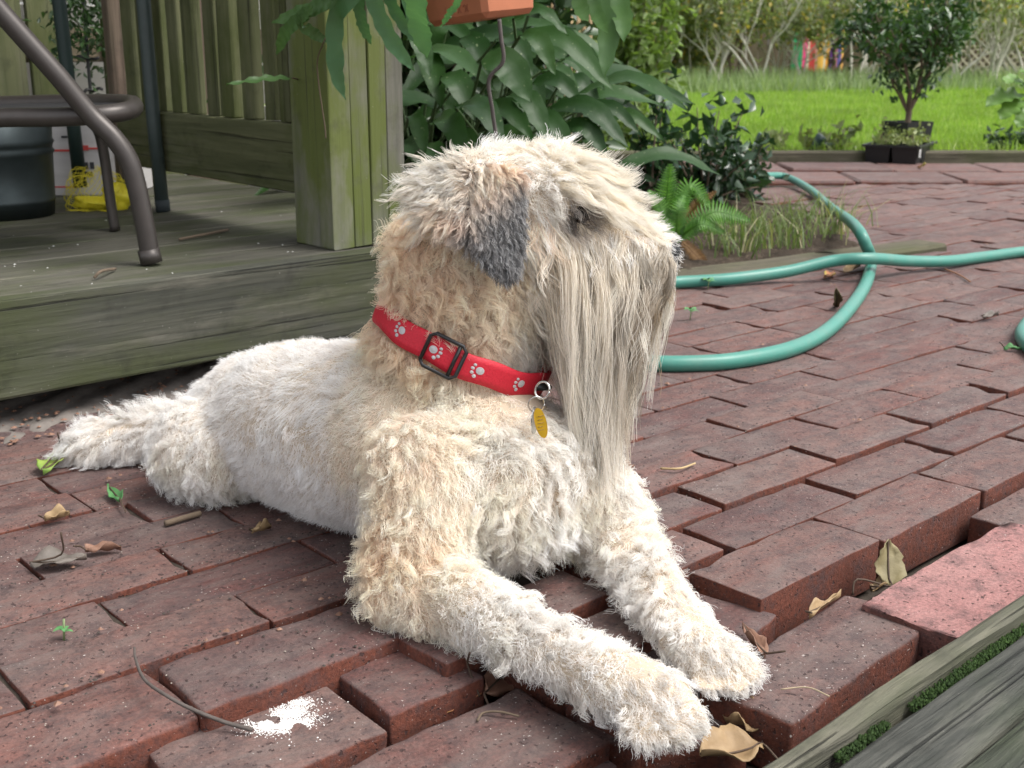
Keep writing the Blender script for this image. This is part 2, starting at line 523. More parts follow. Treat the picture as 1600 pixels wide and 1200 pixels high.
# larger border pavers in two rows in front of the lawn, running with the lawn edge
for row, (y0, W_, L_) in enumerate([(5.02, .34, .44), (5.38, .36, .46)]):
    x = .1 + row * .2
    while x < 3.0:
        me = cbox_mesh('brick_block', L_ - .012, W_ - .012, .06, .008, .003)
        link('border_paver', me, MBRICK, patio, Matrix.Translation((x + L_ / 2, y0 + W_ / 2 + .03 * x * 0, .012 + .010 * row + R.gauss(0, .003))) @ Matrix.Rotation(R.gauss(0, .015), 4, 'Z') @ Matrix.Rotation(R.gauss(.012, .008), 4, 'X'))
        x += L_
if rest.v:
    tag(rest.build('far_bricks', MBRICK, patio), kind='stuff')

# grey earth strip along the deck foot
def stripz(s, r):
    p = ED * s + KD * r
    return (p.x, p.y, -.006 + .022 * max(0, (r - 1.70)) / .3 + .005 * math.sin(s * 40 + r * 33) * math.cos(s * 91 - r * 57))
tag(grid_sheet('earth_strip', stripz, -.3, 1.72, 110, 1.725, 2.0, 24, MSTRIP), kind='structure')
def soilz(x, y):
    return (x, y, .006 + .012 * math.sin(x * 13 + y * 7) * math.cos(y * 11 - x * 5) + .006 * math.sin(x * 47) * math.cos(y * 53))
# garden bed soil (clipped to the bed)
V, F = [], []
nx, ny = 110, 100
idx = {}
for i in range(nx):
    for j in range(ny):
        x = -1.6 + 2.7 * i / nx; y = 2.55 + 2.6 * j / ny
        if inpoly(x + .013, y + .013, BED):
            q = []
            for a, b in ((0, 0), (1, 0), (1, 1), (0, 1)):
                kk = (i + a, j + b)
                if kk not in idx:
                    idx[kk] = len(V); V.append(soilz(-1.6 + 2.7 * kk[0] / nx, 2.55 + 2.6 * kk[1] / ny))
                q.append(idx[kk])
            F.append(q)
tag(mobj('garden_bed', V, F, MSOIL, None, None, True), kind='structure')

# lawn
def lawnz(x, y):
    return (x, y, .0 + .03 * math.sin(x * .9) * math.sin(y * .7))
tag(grid_sheet('lawn', lawnz, -12, 16, 56, 5.86, 26, 40, MLAWN), kind='structure')

# ---------------------------------------------------------------- timbers
def timber(A, B, w_, h_, label):
    o = bar('timber', A, B, w_, h_, MTIMB, None, ZV, .008, .003, 6)
    return tag(o, label, 'timber')
timber((.18, 2.76, -.030), (1.18, 3.40, -.026), .11, .09, 'weathered mossy timber edging the garden bed beside the green hose')
timber((-.6, 5.84, .02), (4.6, 5.90, .02), .09, .09, 'long dark timber edging along the near side of the lawn')

# ---------------------------------------------------------------- deck
DT = .194                                   # top of the deck
DR = 1.773                                  # its front edge
def DP(s, r, z=0.0):
    p = ED * s + KD * r
    return Vector((p.x, p.y, z))
deck = thing('wooden_deck', 'low grey green weathered wooden deck under the porch behind the dog', 'deck', DP(.8, DR))
s0, s1 = -.6, 1.62
bar('fascia_board', DP(s0, DR + .018, .119), DP(s1, DR + .018, .125), .036, .146, MFASC, deck, ZV, .003, .0012, 8)
r = DR + .0385
for i in range(13):
    w_ = .138
    bar('plank', DP(s0, r + w_ / 2, DT - .016), DP(s1, r + w_ / 2, DT - .016), w_, .030, MDECK, deck, ZV, .004, .001, 6)
    r += w_ + .006
for s in (-.3, .3, .9, 1.5):
    bar('joist', DP(s, DR + .05, .10), DP(s, 3.5, .10), .038, .13, MFASC, deck, ZV, 0)
# post: boards side by side
post = thing('porch_post', 'thick green stained wooden porch post standing at the deck edge', 'post', DP(1.28, 1.88, DT))
PZ = 2.45
for (sa, sb, ra, rb) in ((1.196, 1.241, 1.833, 1.958), (1.2425, 1.281, 1.835, 1.956), (1.2825, 1.320, 1.8335, 1.957), (1.3215, 1.359, 1.836, 1.955)):
    c_ = DP((sa + sb) / 2, (ra + rb) / 2)
    bar('post_board', c_ + ZV * (DT + .0005), c_ + ZV * PZ, rb - ra, sb - sa, MPOST, post, ED, .002, .0012, 5)
c_ = DP(1.372, 1.90)
bar('side_board', c_ + ZV * (DT + .0005), c_ + ZV * .43, .05, .022, MPOST, post, ED, .002, .001, 3)
# railing: bottom rail and pickets, running back from the post
rail = thing('deck_railing', 'mossy green deck railing of upright pickets on a wide bottom rail', 'railing', DP(1.25, 2.3, .28))
RS = 1.247
bar('bottom_rail', DP(RS, 1.962, .343), DP(RS, 2.78, .345), .04, .128, MRAIL, rail, ZV, .003, .001, 5)
bar('top_rail', DP(RS, 1.962, 1.02), DP(RS, 2.78, 1.02), .09, .038, MRAIL, rail, ZV, .003)
for i, (r_, wd) in enumerate([(1.985, .036), (2.042, .036), (2.105, .044), (2.175, .048), (2.255, .050), (2.335, .052), (2.415, .050), (2.49, .046), (2.565, .05), (2.64, .05), (2.715, .05)]):
    sh = R.uniform(-.006, .006)
    bar('picket', DP(RS + sh, r_, .409), DP(RS + sh, r_ + R.uniform(-.004, .004), 1.0), .022, wd, MRAIL, rail, KD, .002, .0012, 3)
bar('end_post', DP(RS, 2.80, DT), DP(RS, 2.80, 1.06), .035, .03, MFENCE, rail, KD, .003)
# fence closing the back of the porch
bf = thing('board_fence', 'dark weathered board fence closing the back of the porch', 'fence', DP(.8, 3.30))
s = -.9
while s < 2.3:
    wd = R.uniform(.085, .10)
    if not (s + wd > 1.35 and s < 1.40) and not (s + wd > 1.90 and s < 1.96):
        bar('fence_board', DP(s + wd / 2, 3.30 + R.uniform(-.006, .006), -.05), DP(s + wd / 2, 3.30, 2.0), .02, wd, MRAIL if R.random() < .75 else MFENCE, bf, ED, .002, .001, 3)
    s += wd + R.uniform(.004, .014)
bar('fence_rail', DP(-.9, 3.333, .55), DP(2.4, 3.333, .55), .04, .09, MFENCE, bf, ZV, .002)
# pale clapboard house wall behind that fence
hw = thing('house_wall', 'pale painted clapboard house wall showing through gaps behind the porch fence', 'wall', DP(.9, 3.8))
for i in range(16):
    z = -.05 + i * .16
    bar('clapboard', DP(-1.2, 3.80 - .012 * (i % 2) * 0, z), DP(2.75, 3.80, z), .022, .155, MSIDE, hw, (ZV - KD * .09), .002)
# porch roof, above the frame: it shades the deck
rf = thing('porch_roof', 'boarded porch roof carried by the green stained post', 'roof', DP(.6, 2.6, 2.5))
for i in range(9):
    ra = 1.70 + i * .27
    bar('roof_board', DP(-1.6, ra + .133, 2.56 + .05 * i), DP(1.62, ra + .133, 2.56 + .05 * i), .262, .025, MFENCE, rf, ZV, 0)
bar('roof_beam', DP(-1.6, 1.88, 2.503), DP(1.6, 1.88, 2.503), .09, .10, MPOST, rf, ZV, .003)
# ---------------------------------------------------------------- second deck, lower right corner
nd = thing('weathered_step', 'grey weathered wooden step with mossy gap beside the loose bricks', 'step', EB * .7 + KB * .35)
def NP(s, r, z): 
    p = EB * s + KB * r
    return Vector((p.x, p.y, z))
bar('rim_board', NP(.2, .4285, .018), NP(2.2, .4285, .018), .016, .080, MRIM, nd, ZV, .004, .0022, 30)
r = .4085
for i in range(7):
    wd = .060
    bar('plank', NP(.2, r - wd / 2, .022), NP(2.2, r - wd / 2, .022), wd, .052, MNEAR, nd, ZV, .006, .0020, 24)
    r -= wd + .0035
bar('joist', NP(.3, .30, -.03), NP(2.1, .30, -.03), .06, .09, MNEAR, nd, ZV, 0)
# ---------------------------------------------------------------- plants: helpers
def tris_mesh(name, V, F, mat, parent=None, smooth=False, kind=None):
    """many small faces: V (n,3), F (m,k)"""
    V = np.asarray(V, np.float32); F = np.asarray(F, np.int32)
    me_ = bpy.data.meshes.new(name)
    me_.vertices.add(len(V)); me_.vertices.foreach_set('co', V.ravel())
    k_ = F.shape[1]
    me_.loops.add(F.size); me_.loops.foreach_set('vertex_index', F.ravel())
    me_.polygons.add(len(F)); me_.polygons.foreach_set('loop_start', np.arange(0, F.size, k_, dtype=np.int32))
    me_.update(calc_edges=True); me_.validate()
    o = link(name, me_, mat, parent, None, smooth)
    if kind: o['kind'] = kind
    return o
def leaf_cloud(name, C, ln, wd, mat, parent=None, seed=1, up=.35, droop=.2, kind=None, outc=None):
    """one folded diamond leaf per point of C"""
    g_ = np.random.default_rng(seed); n = len(C)
    ax = nrm(g_.normal(0, 1, (n, 3)) + np.array([0, 0, -droop]) + (0 if outc is None else nrm(C - np.array(outc)) * .9))
    nn = nrm(g_.normal(0, 1, (n, 3)) + np.array([0, 0, up * 2.5]))
    sd = nrm(np.cross(ax, nn)); nn = np.cross(sd, ax)
    L = ln * g_.uniform(.6, 1.25, n)[:, None]; W_ = wd * g_.uniform(.7, 1.2, n)[:, None]
    A = C - ax * L * .5; B = C + ax * L * .5 - nn * L * .10
    Lf = C - ax * L * .05 + sd * W_ * .5 + nn * L * .10; Rt = C - ax * L * .05 - sd * W_ * .5 + nn * L * .10
    V = np.stack([A, Lf, B, Rt], 1).reshape(-1, 3)
    i = np.arange(n) * 4
    F = np.concatenate([np.stack([i, i + 1, i + 2], 1), np.stack([i, i + 2, i + 3], 1)])
    return tris_mesh(name, V, F, mat, parent, False, kind)
def foliage_mat(name, c1, c2, rough=.5, trans=.3, c3=None):
    b = NB(name)
    ri = b.n('ShaderNodeNewGeometry').outputs['Random Per Island']
    n = b.noise(b.coord(rand=False), 2.5, 3)
    c = b.mix(ri, c1, c2)
    if c3: c = b.mix(b.ramp(ri, [(.86, 0.0), (.9, 1.0)]), c, c3)
    c = b.mix(1.0, c, b.ramp(n, [(.3, .7), (.7, 1.25)]), 'MULTIPLY')
    b.set(Base_Color=c, Roughness=rough)
    tr = b.n('ShaderNodeBsdfTranslucent', {'Color': b.mix(1.0, c, (1.25, 1.4, .6), 'MULTIPLY')}).outputs[0]
    ms = b.n('ShaderNodeMixShader', {0: trans, 1: b.b.outputs[0], 2: tr})
    b.t.links.new(ms.outputs[0], b.out.inputs['Surface'])
    return b.m
MF_HEDGE = foliage_mat('hedge_leaves', (.14, .18, .075), (.33, .37, .19), .5, .45, (.50, .38, .09))
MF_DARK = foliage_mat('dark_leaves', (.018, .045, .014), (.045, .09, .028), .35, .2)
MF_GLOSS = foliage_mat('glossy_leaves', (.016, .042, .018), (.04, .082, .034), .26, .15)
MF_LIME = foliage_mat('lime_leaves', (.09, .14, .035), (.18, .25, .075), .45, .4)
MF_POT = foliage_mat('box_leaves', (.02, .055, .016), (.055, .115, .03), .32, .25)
MF_VAR = foliage_mat('variegated_leaves', (.16, .22, .07), (.30, .32, .14), .5, .3)
MF_WEED = foliage_mat('pale_weeds', (.16, .23, .10), (.30, .36, .20), .6, .35)
MF_WHITE = foliage_mat('silver_grass', (.42, .47, .34), (.62, .64, .52), .6, .3)
MF_GRASS = foliage_mat('grass_blades', (.15, .25, .03), (.26, .37, .08), .5, .5, (.36, .42, .16))
MF_TUFT = foliage_mat('tuft_blades', (.09, .15, .04), (.24, .29, .12), .6, .3, (.40, .37, .22))
MBARK = plain('pale_bark', (.54, .51, .45), .9, var=.4, scale=25, bump=.6)
MTWIG = plain('brown_bark', (.13, .095, .065), .9, var=.35, scale=40, bump=.5)

def blades(name, X, Y, Z, h, w_, mat, lean=.35, seed=3, kind='stuff', parent=None, bend=False):
    g_ = np.random.default_rng(seed); n = len(X)
    a_ = g_.uniform(0, 2 * math.pi, n); H_ = h * g_.uniform(.5, 1.25, n); Wd = w_ * g_.uniform(.7, 1.3, n)
    base = np.stack([X, Y, Z], 1)
    side = np.stack([np.cos(a_), np.sin(a_), np.zeros(n)], 1) * Wd[:, None] / 2
    b_ = g_.uniform(0, 2 * math.pi, n); ln = lean * g_.uniform(.1, 1.3, n)
    ld = np.stack([np.cos(b_), np.sin(b_), np.zeros(n)], 1)
    if not bend:
        tip = base + ld * (H_ * ln)[:, None] + np.array([0, 0, 1]) * H_[:, None]
        V = np.stack([base - side, base + side, tip], 1).reshape(-1, 3)
        F = np.arange(n * 3).reshape(-1, 3)
        return tris_mesh(name, V, F, mat, parent, False, kind)
    rows = []
    for t in (0, .35, .7, 1.0):
        p = base + ld * (H_ * ln * t ** 2 * 1.4)[:, None] + np.array([0, 0, 1]) * (H_ * (t - .45 * ln * t ** 3))[:, None]
        ww = (1 - t ** 1.5) * .98 + .02
        rows += [p - side * ww, p + side * ww]
    V = np.stack(rows, 1).reshape(-1, 3); i = np.arange(n) * 8
    F = np.concatenate([np.stack([i + 2 * k_, i + 2 * k_ + 1, i + 2 * k_ + 3, i + 2 * k_ + 2], 1) for k_ in range(3)])
    return tris_mesh(name, V, F, mat, parent, False, kind)

# ---------------------------------------------------------------- lawn grass
g_ = np.random.default_rng(5)
n = 150000
Y = 5.95 * np.exp(g_.random(n) * math.log(17.5 / 5.95)); X = g_.uniform(-.05, .50, n) * Y + g_.uniform(-.3, .3, n)
blades('grass', X, Y, .03 * np.sin(X * .9) * np.sin(Y * .7), .055, .008, MF_GRASS, .5, 4)
n = 9000
Y = g_.uniform(14.6, 18.2, n); X = g_.uniform(.3, 9.5, n)
blades('tall_weeds', X, Y, np.zeros(n), .26, .02, MF_WEED, .5, 6)

# ---------------------------------------------------------------- boundary fence, lattice, towel, hedge trees
fn = thing('boundary_fence', 'long brown board fence behind the pale trunked hedge', 'fence', (4, 21.0, 0))
x = -3.0
while x < 12.5:
    wd = R.uniform(.15, .18)
    bar('fence_board', (x + wd / 2, 21.0, 0), (x + wd / 2, 21.0 + R.uniform(-.01, .01), 1.8 + R.uniform(-.02, .02)), .02, wd, MFENCE, fn, Vector((1, 0, 0)), 0)
    x += wd + .012
bar('fence_rail', (-3, 21.03, .5), (12.5, 21.03, .5), .04, .09, MFENCE, fn, ZV, 0)
lt = thing('lattice_panel', 'pale diamond lattice panel leaning on the fence at the end of the lawn', 'lattice', (8.2, 20.7, 0))
MLATT = plain('lattice_wood', (.40, .35, .29), .8, var=.2)
for i in range(18):
    x0 = 7.2 + i * .13 - .7
    for sgn in (1, -1):
        xa, xb = x0, x0 + .95
        if sgn < 0: xa, xb = xb, xa
        A = Vector((xa, 20.72 + .012 * sgn, .02)); B = Vector((xb, 20.72 + .012 * sgn, .97))
        bar('lattice_slat', A, B, .008, .03, MLATT, lt, Vector((0, 1, 0)).cross((B - A).normalized()), 0)
bar('lattice_frame', (6.5, 20.70, .99), (9.7, 20.70, .99), .03, .06, MLATT, lt, ZV, 0)
def towel_mat():
    b = NB('towel_cloth'); tc = b.n('ShaderNodeTexCoord').outputs['Object']
    sx = b.n('ShaderNodeSeparateXYZ', {0: tc}).outputs[0]
    f = b.math('ADD', b.math('DIVIDE', sx, .84), .5)
    c = b.ramp(f, [(0, (.05, .30, .14)), (.20, (.62, .06, .20)), (.30, (.60, .50, .42)), (.34, (.65, .07, .08)), (.45, (.60, .30, .28)), (.50, (.70, .38, .08)),
                   (.62, (.55, .50, .42)), (.66, (.70, .30, .04)), (.74, (.16, .05, .30)), (.82, (.55, .20, .30)), (.88, (.12, .10, .35)), (.95, (.6, .3, .1))], 'CONSTANT')
    b.bump(b.noise(tc, 300, 2), .3, .002)
    return b.set(Base_Color=c, Roughness=.95)
V, F = [], []
for i in range(29):
    for j in range(15):
        u, v = i / 28, j / 14
        V.append((u * .84 - .42, .025 * math.sin(u * 17 + v * 2) * (.3 + v) + .0, -.66 * v + .02 * math.sin(u * 9)))
for i in range(28):
    for j in range(14):
        a = i * 15 + j; F.append((a, a + 15, a + 16, a + 1))
tw = mobj('beach_towel', V, F, towel_mat(), None, Matrix.Translation((5.0, 20.62, .80)), True)
so_ = tw.modifiers.new('thick', 'SOLIDIFY'); so_.thickness = .006
tag(tw, 'multicoloured striped beach towel hung up to dry behind the hedge trunks', 'towel')
bar('fence_rail', (4.3, 20.66, .80), (5.7, 20.66, .80), .02, .02, MTWIG, fn, ZV, 0)

def grow(mb, P, D, L, r, depth, rr, ends, spread=.5, upb=.25, sides=5):
    n = 5; pts = [P.copy()]; d = D.copy()
    for i in range(n):
        d = (d + Vector((rr.gauss(0, .14), rr.gauss(0, .14), rr.gauss(0, .10) + upb * .25))).normalized()
        pts.append(pts[-1] + d * (L / n))
    V, F = tube_geo(np.array([tuple(p) for p in pts]), np.linspace(r, r * .62, n + 1), sides, False)
    mb.add(V, F)
    if depth == 0:
        ends += pts[2:]
        return
    for k_ in range(rr.choice((2, 3)) if depth > 1 else rr.choice((2, 3, 4))):
        i = rr.choice((n, n - 1, n - 2) if k_ else (n,))
        dd = (d + Vector((rr.gauss(0, spread), rr.gauss(0, spread), rr.gauss(.1, .35)))).normalized()
        grow(mb, pts[i], dd, L * rr.uniform(.6, .85), r * .62 * (1 if k_ else 1.1), depth - 1, rr, ends, spread, upb, sides)
    if depth <= 2: ends += pts[3:]
hedge_spots = [(1035, 17.2, .9), (1075, 18.3, .8), (1115, 17.0, .9), (1150, 17.6, 1.1), (1190, 17.0, 1.0), (1212, 18.0, .8), (1258, 17.3, .7), (1292, 17.8, .8),
               (1340, 17.1, 1.0), (1372, 18.4, .7), (1455, 17.9, .9), (1486, 16.4, 1.0), (1520, 17.6, .8), (1552, 16.6, 1.1), (1592, 17.2, 1.0), (1640, 17.6, 1.0), (985, 17.8, 1.0), (940, 18.4, 1.0)]
hl = ['slender pale trunked hedge tree with thin crossing branches standing before the brown fence',
      'leaning grey barked hedge tree at the back of the lawn', 'forked pale hedge tree behind the weedy lawn edge']
ORD = ['first', 'second', 'third', 'fourth', 'fifth', 'sixth', 'seventh', 'eighth', 'ninth', 'tenth', 'eleventh']
def hedge_label(px):
    xs = sorted(h[0] for h in hedge_spots)
    if px < 1275:
        k_ = sorted([q for q in xs if q < 1275], reverse=True).index(px)
        return 'pale trunked hedge tree, %s from the striped towel towards the porch' % ORD[k_]
    k_ = [q for q in xs if q >= 1275].index(px)
    return 'pale trunked hedge tree, %s from the striped towel towards the lattice panel' % ORD[k_]
for i, (px, y, sc_) in enumerate(hedge_spots):
    rr = random.Random(40 + i)
    bpos = U(px, 140, y); bpos.z = -.03
    t = thing('hedge_tree', hedge_label(px), 'tree', tuple(bpos), 'hedge trees along the back of the lawn')
    mb = MB(); ends = []
    for k_ in range(rr.choice((3, 4, 5))):
        d = Vector((rr.gauss(0, .42), rr.gauss(0, .25), 1)).normalized()
        grow(mb, bpos + Vector((rr.gauss(0, .05), rr.gauss(0, .05), 0)), d, .62 * sc_, rr.uniform(.016, .032) * sc_, 4, rr, ends, .55, .3)
    mb.build('trunk', MBARK if rr.random() < .75 else MTWIG, t, True)
    gg = np.random.default_rng(70 + i)
    E_ = np.array([tuple(p) for p in ends])
    left = px < 1150
    m_ = 2400 if left else 1300
    C = E_[gg.integers(0, len(E_), m_)] + gg.normal(0, .11, (m_, 3))
    low = gg.random(m_) < np.clip((C[:, 2] - .12) / .7, .12, 1)
    leaf_cloud('crown', C[low], .085, .045, MF_HEDGE, t, 90 + i)

# ---------------------------------------------------------------- big leaves
def blade_leaf(name, pts, wid, mat, parent=None, nrmv=None, fold=.25, wave=.0, nseg=10, prof=None, seed=0, tipsharp=1.0, thick=True):
    """leaf along the points; wid full width in metres; nrmv = direction its upper face looks to"""
    P = catmull(pts, 8) if len(pts) > 2 else np.linspace(pts[0], pts[1], 9)
    d_ = np.r_[0, np.cumsum(np.linalg.norm(np.diff(P, axis=0), axis=1))]; t = np.linspace(0, 1, nseg + 1)
    P = np.stack([np.interp(t * d_[-1], d_, P[:, k_]) for k_ in range(3)], 1)
    T = nrm(np.gradient(P, axis=0)); N0 = np.array(nrmv if nrmv is not None else (0, -.5, .85), float)
    rr = random.Random(seed)
    V, F = [], []
    cols = (-1, -.5, 0, .5, 1)
    for i in range(nseg + 1):
        w_ = (math.sin(math.pi * min(1, t[i] ** .75 * .985 + .012)) ** .85 if prof is None else prof(t[i])) * wid / 2
        S = np.cross(T[i], N0); S /= np.linalg.norm(S) + 1e-9; N = np.cross(S, T[i])
        for c in cols:
            wv = wave * math.sin(i * 2.1 + c * 1.3 + seed) * abs(c)
            V.append(P[i] + S * c * w_ * (1 + .06 * wave / max(wid, 1e-4) * math.sin(i * 1.7 + seed)) + N * (abs(c) * fold * w_ + wv))
    for i in range(nseg):
        for c in range(4):
            a = i * 5 + c; F.append((a, a + 1, a + 6, a + 5))
    return mobj(name, V, F, mat, parent, None, True)
def aspi_mat():
    b = NB('speckled_leaf'); v = b.coord()
    c = b.mix(b.math('ADD', b.math('MULTIPLY', b.noise(v, 14, 4), .6), b.math('MULTIPLY', b.rnd(), .5)), (.007, .028, .007), (.038, .092, .022))
    sp = b.ramp(b.noise(v, 95, 2), [(.68, 0.0), (.72, .8)])
    c = b.mix(sp, c, (.16, .21, .11))
    b.bump(b.noise(v, 30, 4), .3, .004)
    b.set(Base_Color=c, Roughness=.42, Specular_IOR_Level=.22)
    tr = b.n('ShaderNodeBsdfTranslucent', {'Color': b.mix(1.0, c, (1.4, 1.7, .7), 'MULTIPLY')}).outputs[0]
    ms = b.n('ShaderNodeMixShader', {0: .22, 1: b.b.outputs[0], 2: tr})
    b.t.links.new(ms.outputs[0], b.out.inputs['Surface'])
    return b.m
MASPI = aspi_mat()
asp = thing('speckled_plant', 'large dark green plant of broad speckled leaves arching beside the porch post', 'plant', (-.2, 3.0, 0))
AL = [((813, 56), (868, 118), 34, 2.55), ((812, 54), (958, 142), 42, 2.75), ((752, 98), (830, 160), 62, 2.5), ((712, 168), (788, 226), 52, 2.45), ((676, 190), (728, 246), 46, 2.5),
      ((752, 176), (834, 220), 40, 2.6), ((792, 150), (858, 222), 46, 2.6), ((832, 130), (914, 172), 34, 2.8), ((862, 168), (982, 232), 44, 2.75), ((846, 112), (906, 158), 30, 2.9),
      ((906, 172), (1004, 214), 26, 2.85), ((640, 180), (664, 244), 30, 2.45), ((832, 2), (956, 32), 30, 2.7), ((802, 30), (888, 56), 26, 2.6), ((776, 62), (832, 120), 40, 2.7),
      ((690, 120), (742, 190), 44, 2.7), ((660, 90), (690, 170), 40, 2.8), ((720, 60), (770, 130), 40, 2.85), ((880, 200), (950, 246), 36, 2.7), ((820, 186), (900, 250), 40, 2.65),
      ((700, 210), (750, 280), 46, 2.55), ((660, 230), (700, 300), 40, 2.6), ((770, 210), (830, 270), 44, 2.7), ((930, 190), (1040, 222), 26, 2.95), ((850, 60), (920, 96), 28, 3.0), ((640, 60), (672, 120), 34, 2.75),
      ((740, 130), (700, 210), 40, 2.9), ((800, 100), (850, 180), 40, 3.0), ((880, 120), (940, 190), 34, 3.0), ((700, 40), (660, 120), 36, 3.0)]
stm = MB()
for i, (a_, b_, wpx, y) in enumerate(AL):
    rr = random.Random(300 + i)
    A = U(a_[0], a_[1], y); B = U(b_[0], b_[1], y - .07 + rr.uniform(-.05, .05))
    mid = (A + B) / 2 + Vector((0, 0, .02 + .10 * (B - A).length)) 
    root = Vector((-.22 + rr.uniform(-.2, .35), 3.12 + rr.uniform(-.15, .25), .0))
    S_ = (A - root); k1 = root + S_ * .5 + Vector((-.02, 0, .06))
    V, F = tube_geo(catmull([root, k1, A], 6), .0035, 5, False); stm.add(V, F)
    blade_leaf('leaf', [A, mid, B], wpx * y / FPX * .92, MASPI, asp, (rr.uniform(-.2, .3), -.75, .65), .22, .003, 12, None, i)
for i in range(34):                                             # inner leaves, lower and further back
    rr = random.Random(400 + i)
    root = Vector((-.25 + rr.uniform(-.25, .45), 3.15 + rr.uniform(-.2, .3), 0))
    a_ = rr.uniform(-2.6, .5); ln = rr.uniform(.30, .44); hz = rr.uniform(.22, .62)
    top = root + Vector((math.cos(a_) * .10, math.sin(a_) * .10, hz)); end = top + Vector((math.cos(a_) * ln * .8, math.sin(a_) * ln * .8, rr.uniform(-.12, .10)))
    V, F = tube_geo(catmull([root, (root + top) / 2 + Vector((0, 0, .03)), top], 5), .0035, 5, False); stm.add(V, F)
    blade_leaf('leaf', [top, (top + end) / 2 + Vector((0, 0, .05)), end], rr.uniform(.055, .078), MASPI, asp, (rr.uniform(-.3, .3), -.5, .8), .22, .003, 10, None, 50 + i)
stm.build('leaf_stems', plain('petiole_green', (.05, .09, .03), .5), asp, True)['kind'] = 'stuff'

def shrub(name, label, cat, c, rad, n, ln, wd, mat, seed, nst=8, group=None, ht=None, part='foliage', stemr=.006, trunkmat=None, dens_low=0.0):
    rr = random.Random(seed); gg = np.random.default_rng(seed)
    base = Vector((c[0], c[1], 0))
    t = thing(name, label, cat, tuple(base), group)
    mb = MB(); tips = []
    for i in range(nst):
        a_ = rr.uniform(0, 6.28); q = rr.uniform(.25, 1.0)
        end = Vector(c) + Vector((math.cos(a_) * rad[0] * q, math.sin(a_) * rad[1] * q, rad[2] * rr.uniform(-.6, .95)))
        pts = catmull([base + Vector((rr.uniform(-.02, .02), rr.uniform(-.02, .02), 0)), base.lerp(end, .5) + Vector((0, 0, .10 * rad[2])), end], 6)
        V, F = tube_geo(pts, np.linspace(stemr, stemr * .35, len(pts)), 5, False); mb.add(V, F)
        tips += [Vector(p) for p in pts[len(pts) // 3:]]
    mb.build('stems', trunkmat or MTWIG, t, True)['kind'] = 'stuff'
    T_ = np.array([tuple(p) for p in tips])
    C = T_[gg.integers(0, len(T_), n)] + gg.normal(0, 1, (n, 3)) * np.array(rad) * .17
    C[:, 2] = np.maximum(C[:, 2], .03)
    leaf_cloud(part, C, ln, wd, mat, t, seed, outc=tuple(base))
    return t
# dark mass behind the speckled plant and light shrubs beyond
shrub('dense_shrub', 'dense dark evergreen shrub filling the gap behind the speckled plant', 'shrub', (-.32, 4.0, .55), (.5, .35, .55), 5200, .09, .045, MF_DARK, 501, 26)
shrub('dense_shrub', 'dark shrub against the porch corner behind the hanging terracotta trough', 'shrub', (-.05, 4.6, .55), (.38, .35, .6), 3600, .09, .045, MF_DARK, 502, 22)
shrub('light_shrub', 'bright lime green bush at the lawn edge past the bamboo screen', 'shrub', (.72, 7.6, .62), (.34, .4, .75), 2600, .075, .04, MF_LIME, 503, 20)
shrub('light_shrub', 'lime green bush rising behind the bamboo screen', 'shrub', (.30, 7.9, .7), (.42, .4, .8), 3000, .075, .04, MF_LIME, 504, 20)
shrub('light_shrub', 'low fresh green bush spilling onto the lawn', 'shrub', (.62, 6.6, .10), (.26, .3, .16), 900, .06, .03, MF_LIME, 505, 14)
shrub('back_shrub', 'tall pale green shrub at the far corner of the lawn', 'shrub', (1.25, 16.2, .7), (.9, .5, .9), 4200, .10, .05, MF_HEDGE, 506, 26, trunkmat=MBARK)
shrub('back_shrub', 'greyish green shrub mass where the hedge begins', 'shrub', (2.5, 18.6, .7), (1.1, .5, .9), 4200, .10, .05, MF_HEDGE, 507, 26, trunkmat=MBARK)
bs = thing('bamboo_screen', 'tan bamboo slat screen half hidden behind the speckled plant', 'fence', (.2, 5.55, 0))
for i in range(13):
    x = .02 + i * .027
    tube('slat', np.array([(x, 5.6, 0), (x + R.uniform(-.006, .006), 5.6, .95 + R.uniform(-.04, .04))]), .0105, MBAMB, bs, 7)
bar('cross_rail', (.0, 5.625, .40), (.37, 5.625, .40), .012, .025, MBAMB, bs, ZV, .002)
# white tufted grass at the lawn's far left
gg = np.random.default_rng(8)
ogp = U(968, 148, 11.0)
og = thing('ornamental_grass', 'white silvery tuft of ornamental grass on the lawn', 'plant', (ogp.x, ogp.y, 0))
blades('leaf_blades', ogp.x + gg.normal(0, .05, 420), ogp.y + gg.normal(0, .05, 420), np.zeros(420), .26, .014, MF_WHITE, 1.1, 9, 'stuff', og, True)

# garden bed: glossy shrub, fern, tufts
shrub('glossy_shrub', 'small glossy dark green shrub growing in the garden bed by the fern', 'shrub', (.66, 4.25, .18), (.24, .2, .20), 520, .060, .030, MF_GLOSS, 511, 22, stemr=.005)
shrub('glossy_shrub', 'taller sparse stem of glossy leaves at the back of the garden bed', 'shrub', (.47, 4.15, .26), (.10, .1, .24), 190, .060, .030, MF_GLOSS, 512, 9, stemr=.005)
shrub('glossy_shrub', 'low glossy dark shrub touching the hose where it leaves the bed', 'shrub', (.86, 4.55, .14), (.16, .15, .15), 300, .055, .028, MF_GLOSS, 513, 14, stemr=.004)
MFERN = foliage_mat('fern_green', (.09, .23, .04), (.16, .34, .07), .5, .4)
MFERNB = foliage_mat('fern_brown', (.20, .10, .04), (.30, .17, .07), .7, .2)
fern = thing('sword_fern', 'bright green fern with arching fronds behind the dog\'s muzzle', 'fern', (.46, 3.2, 0))
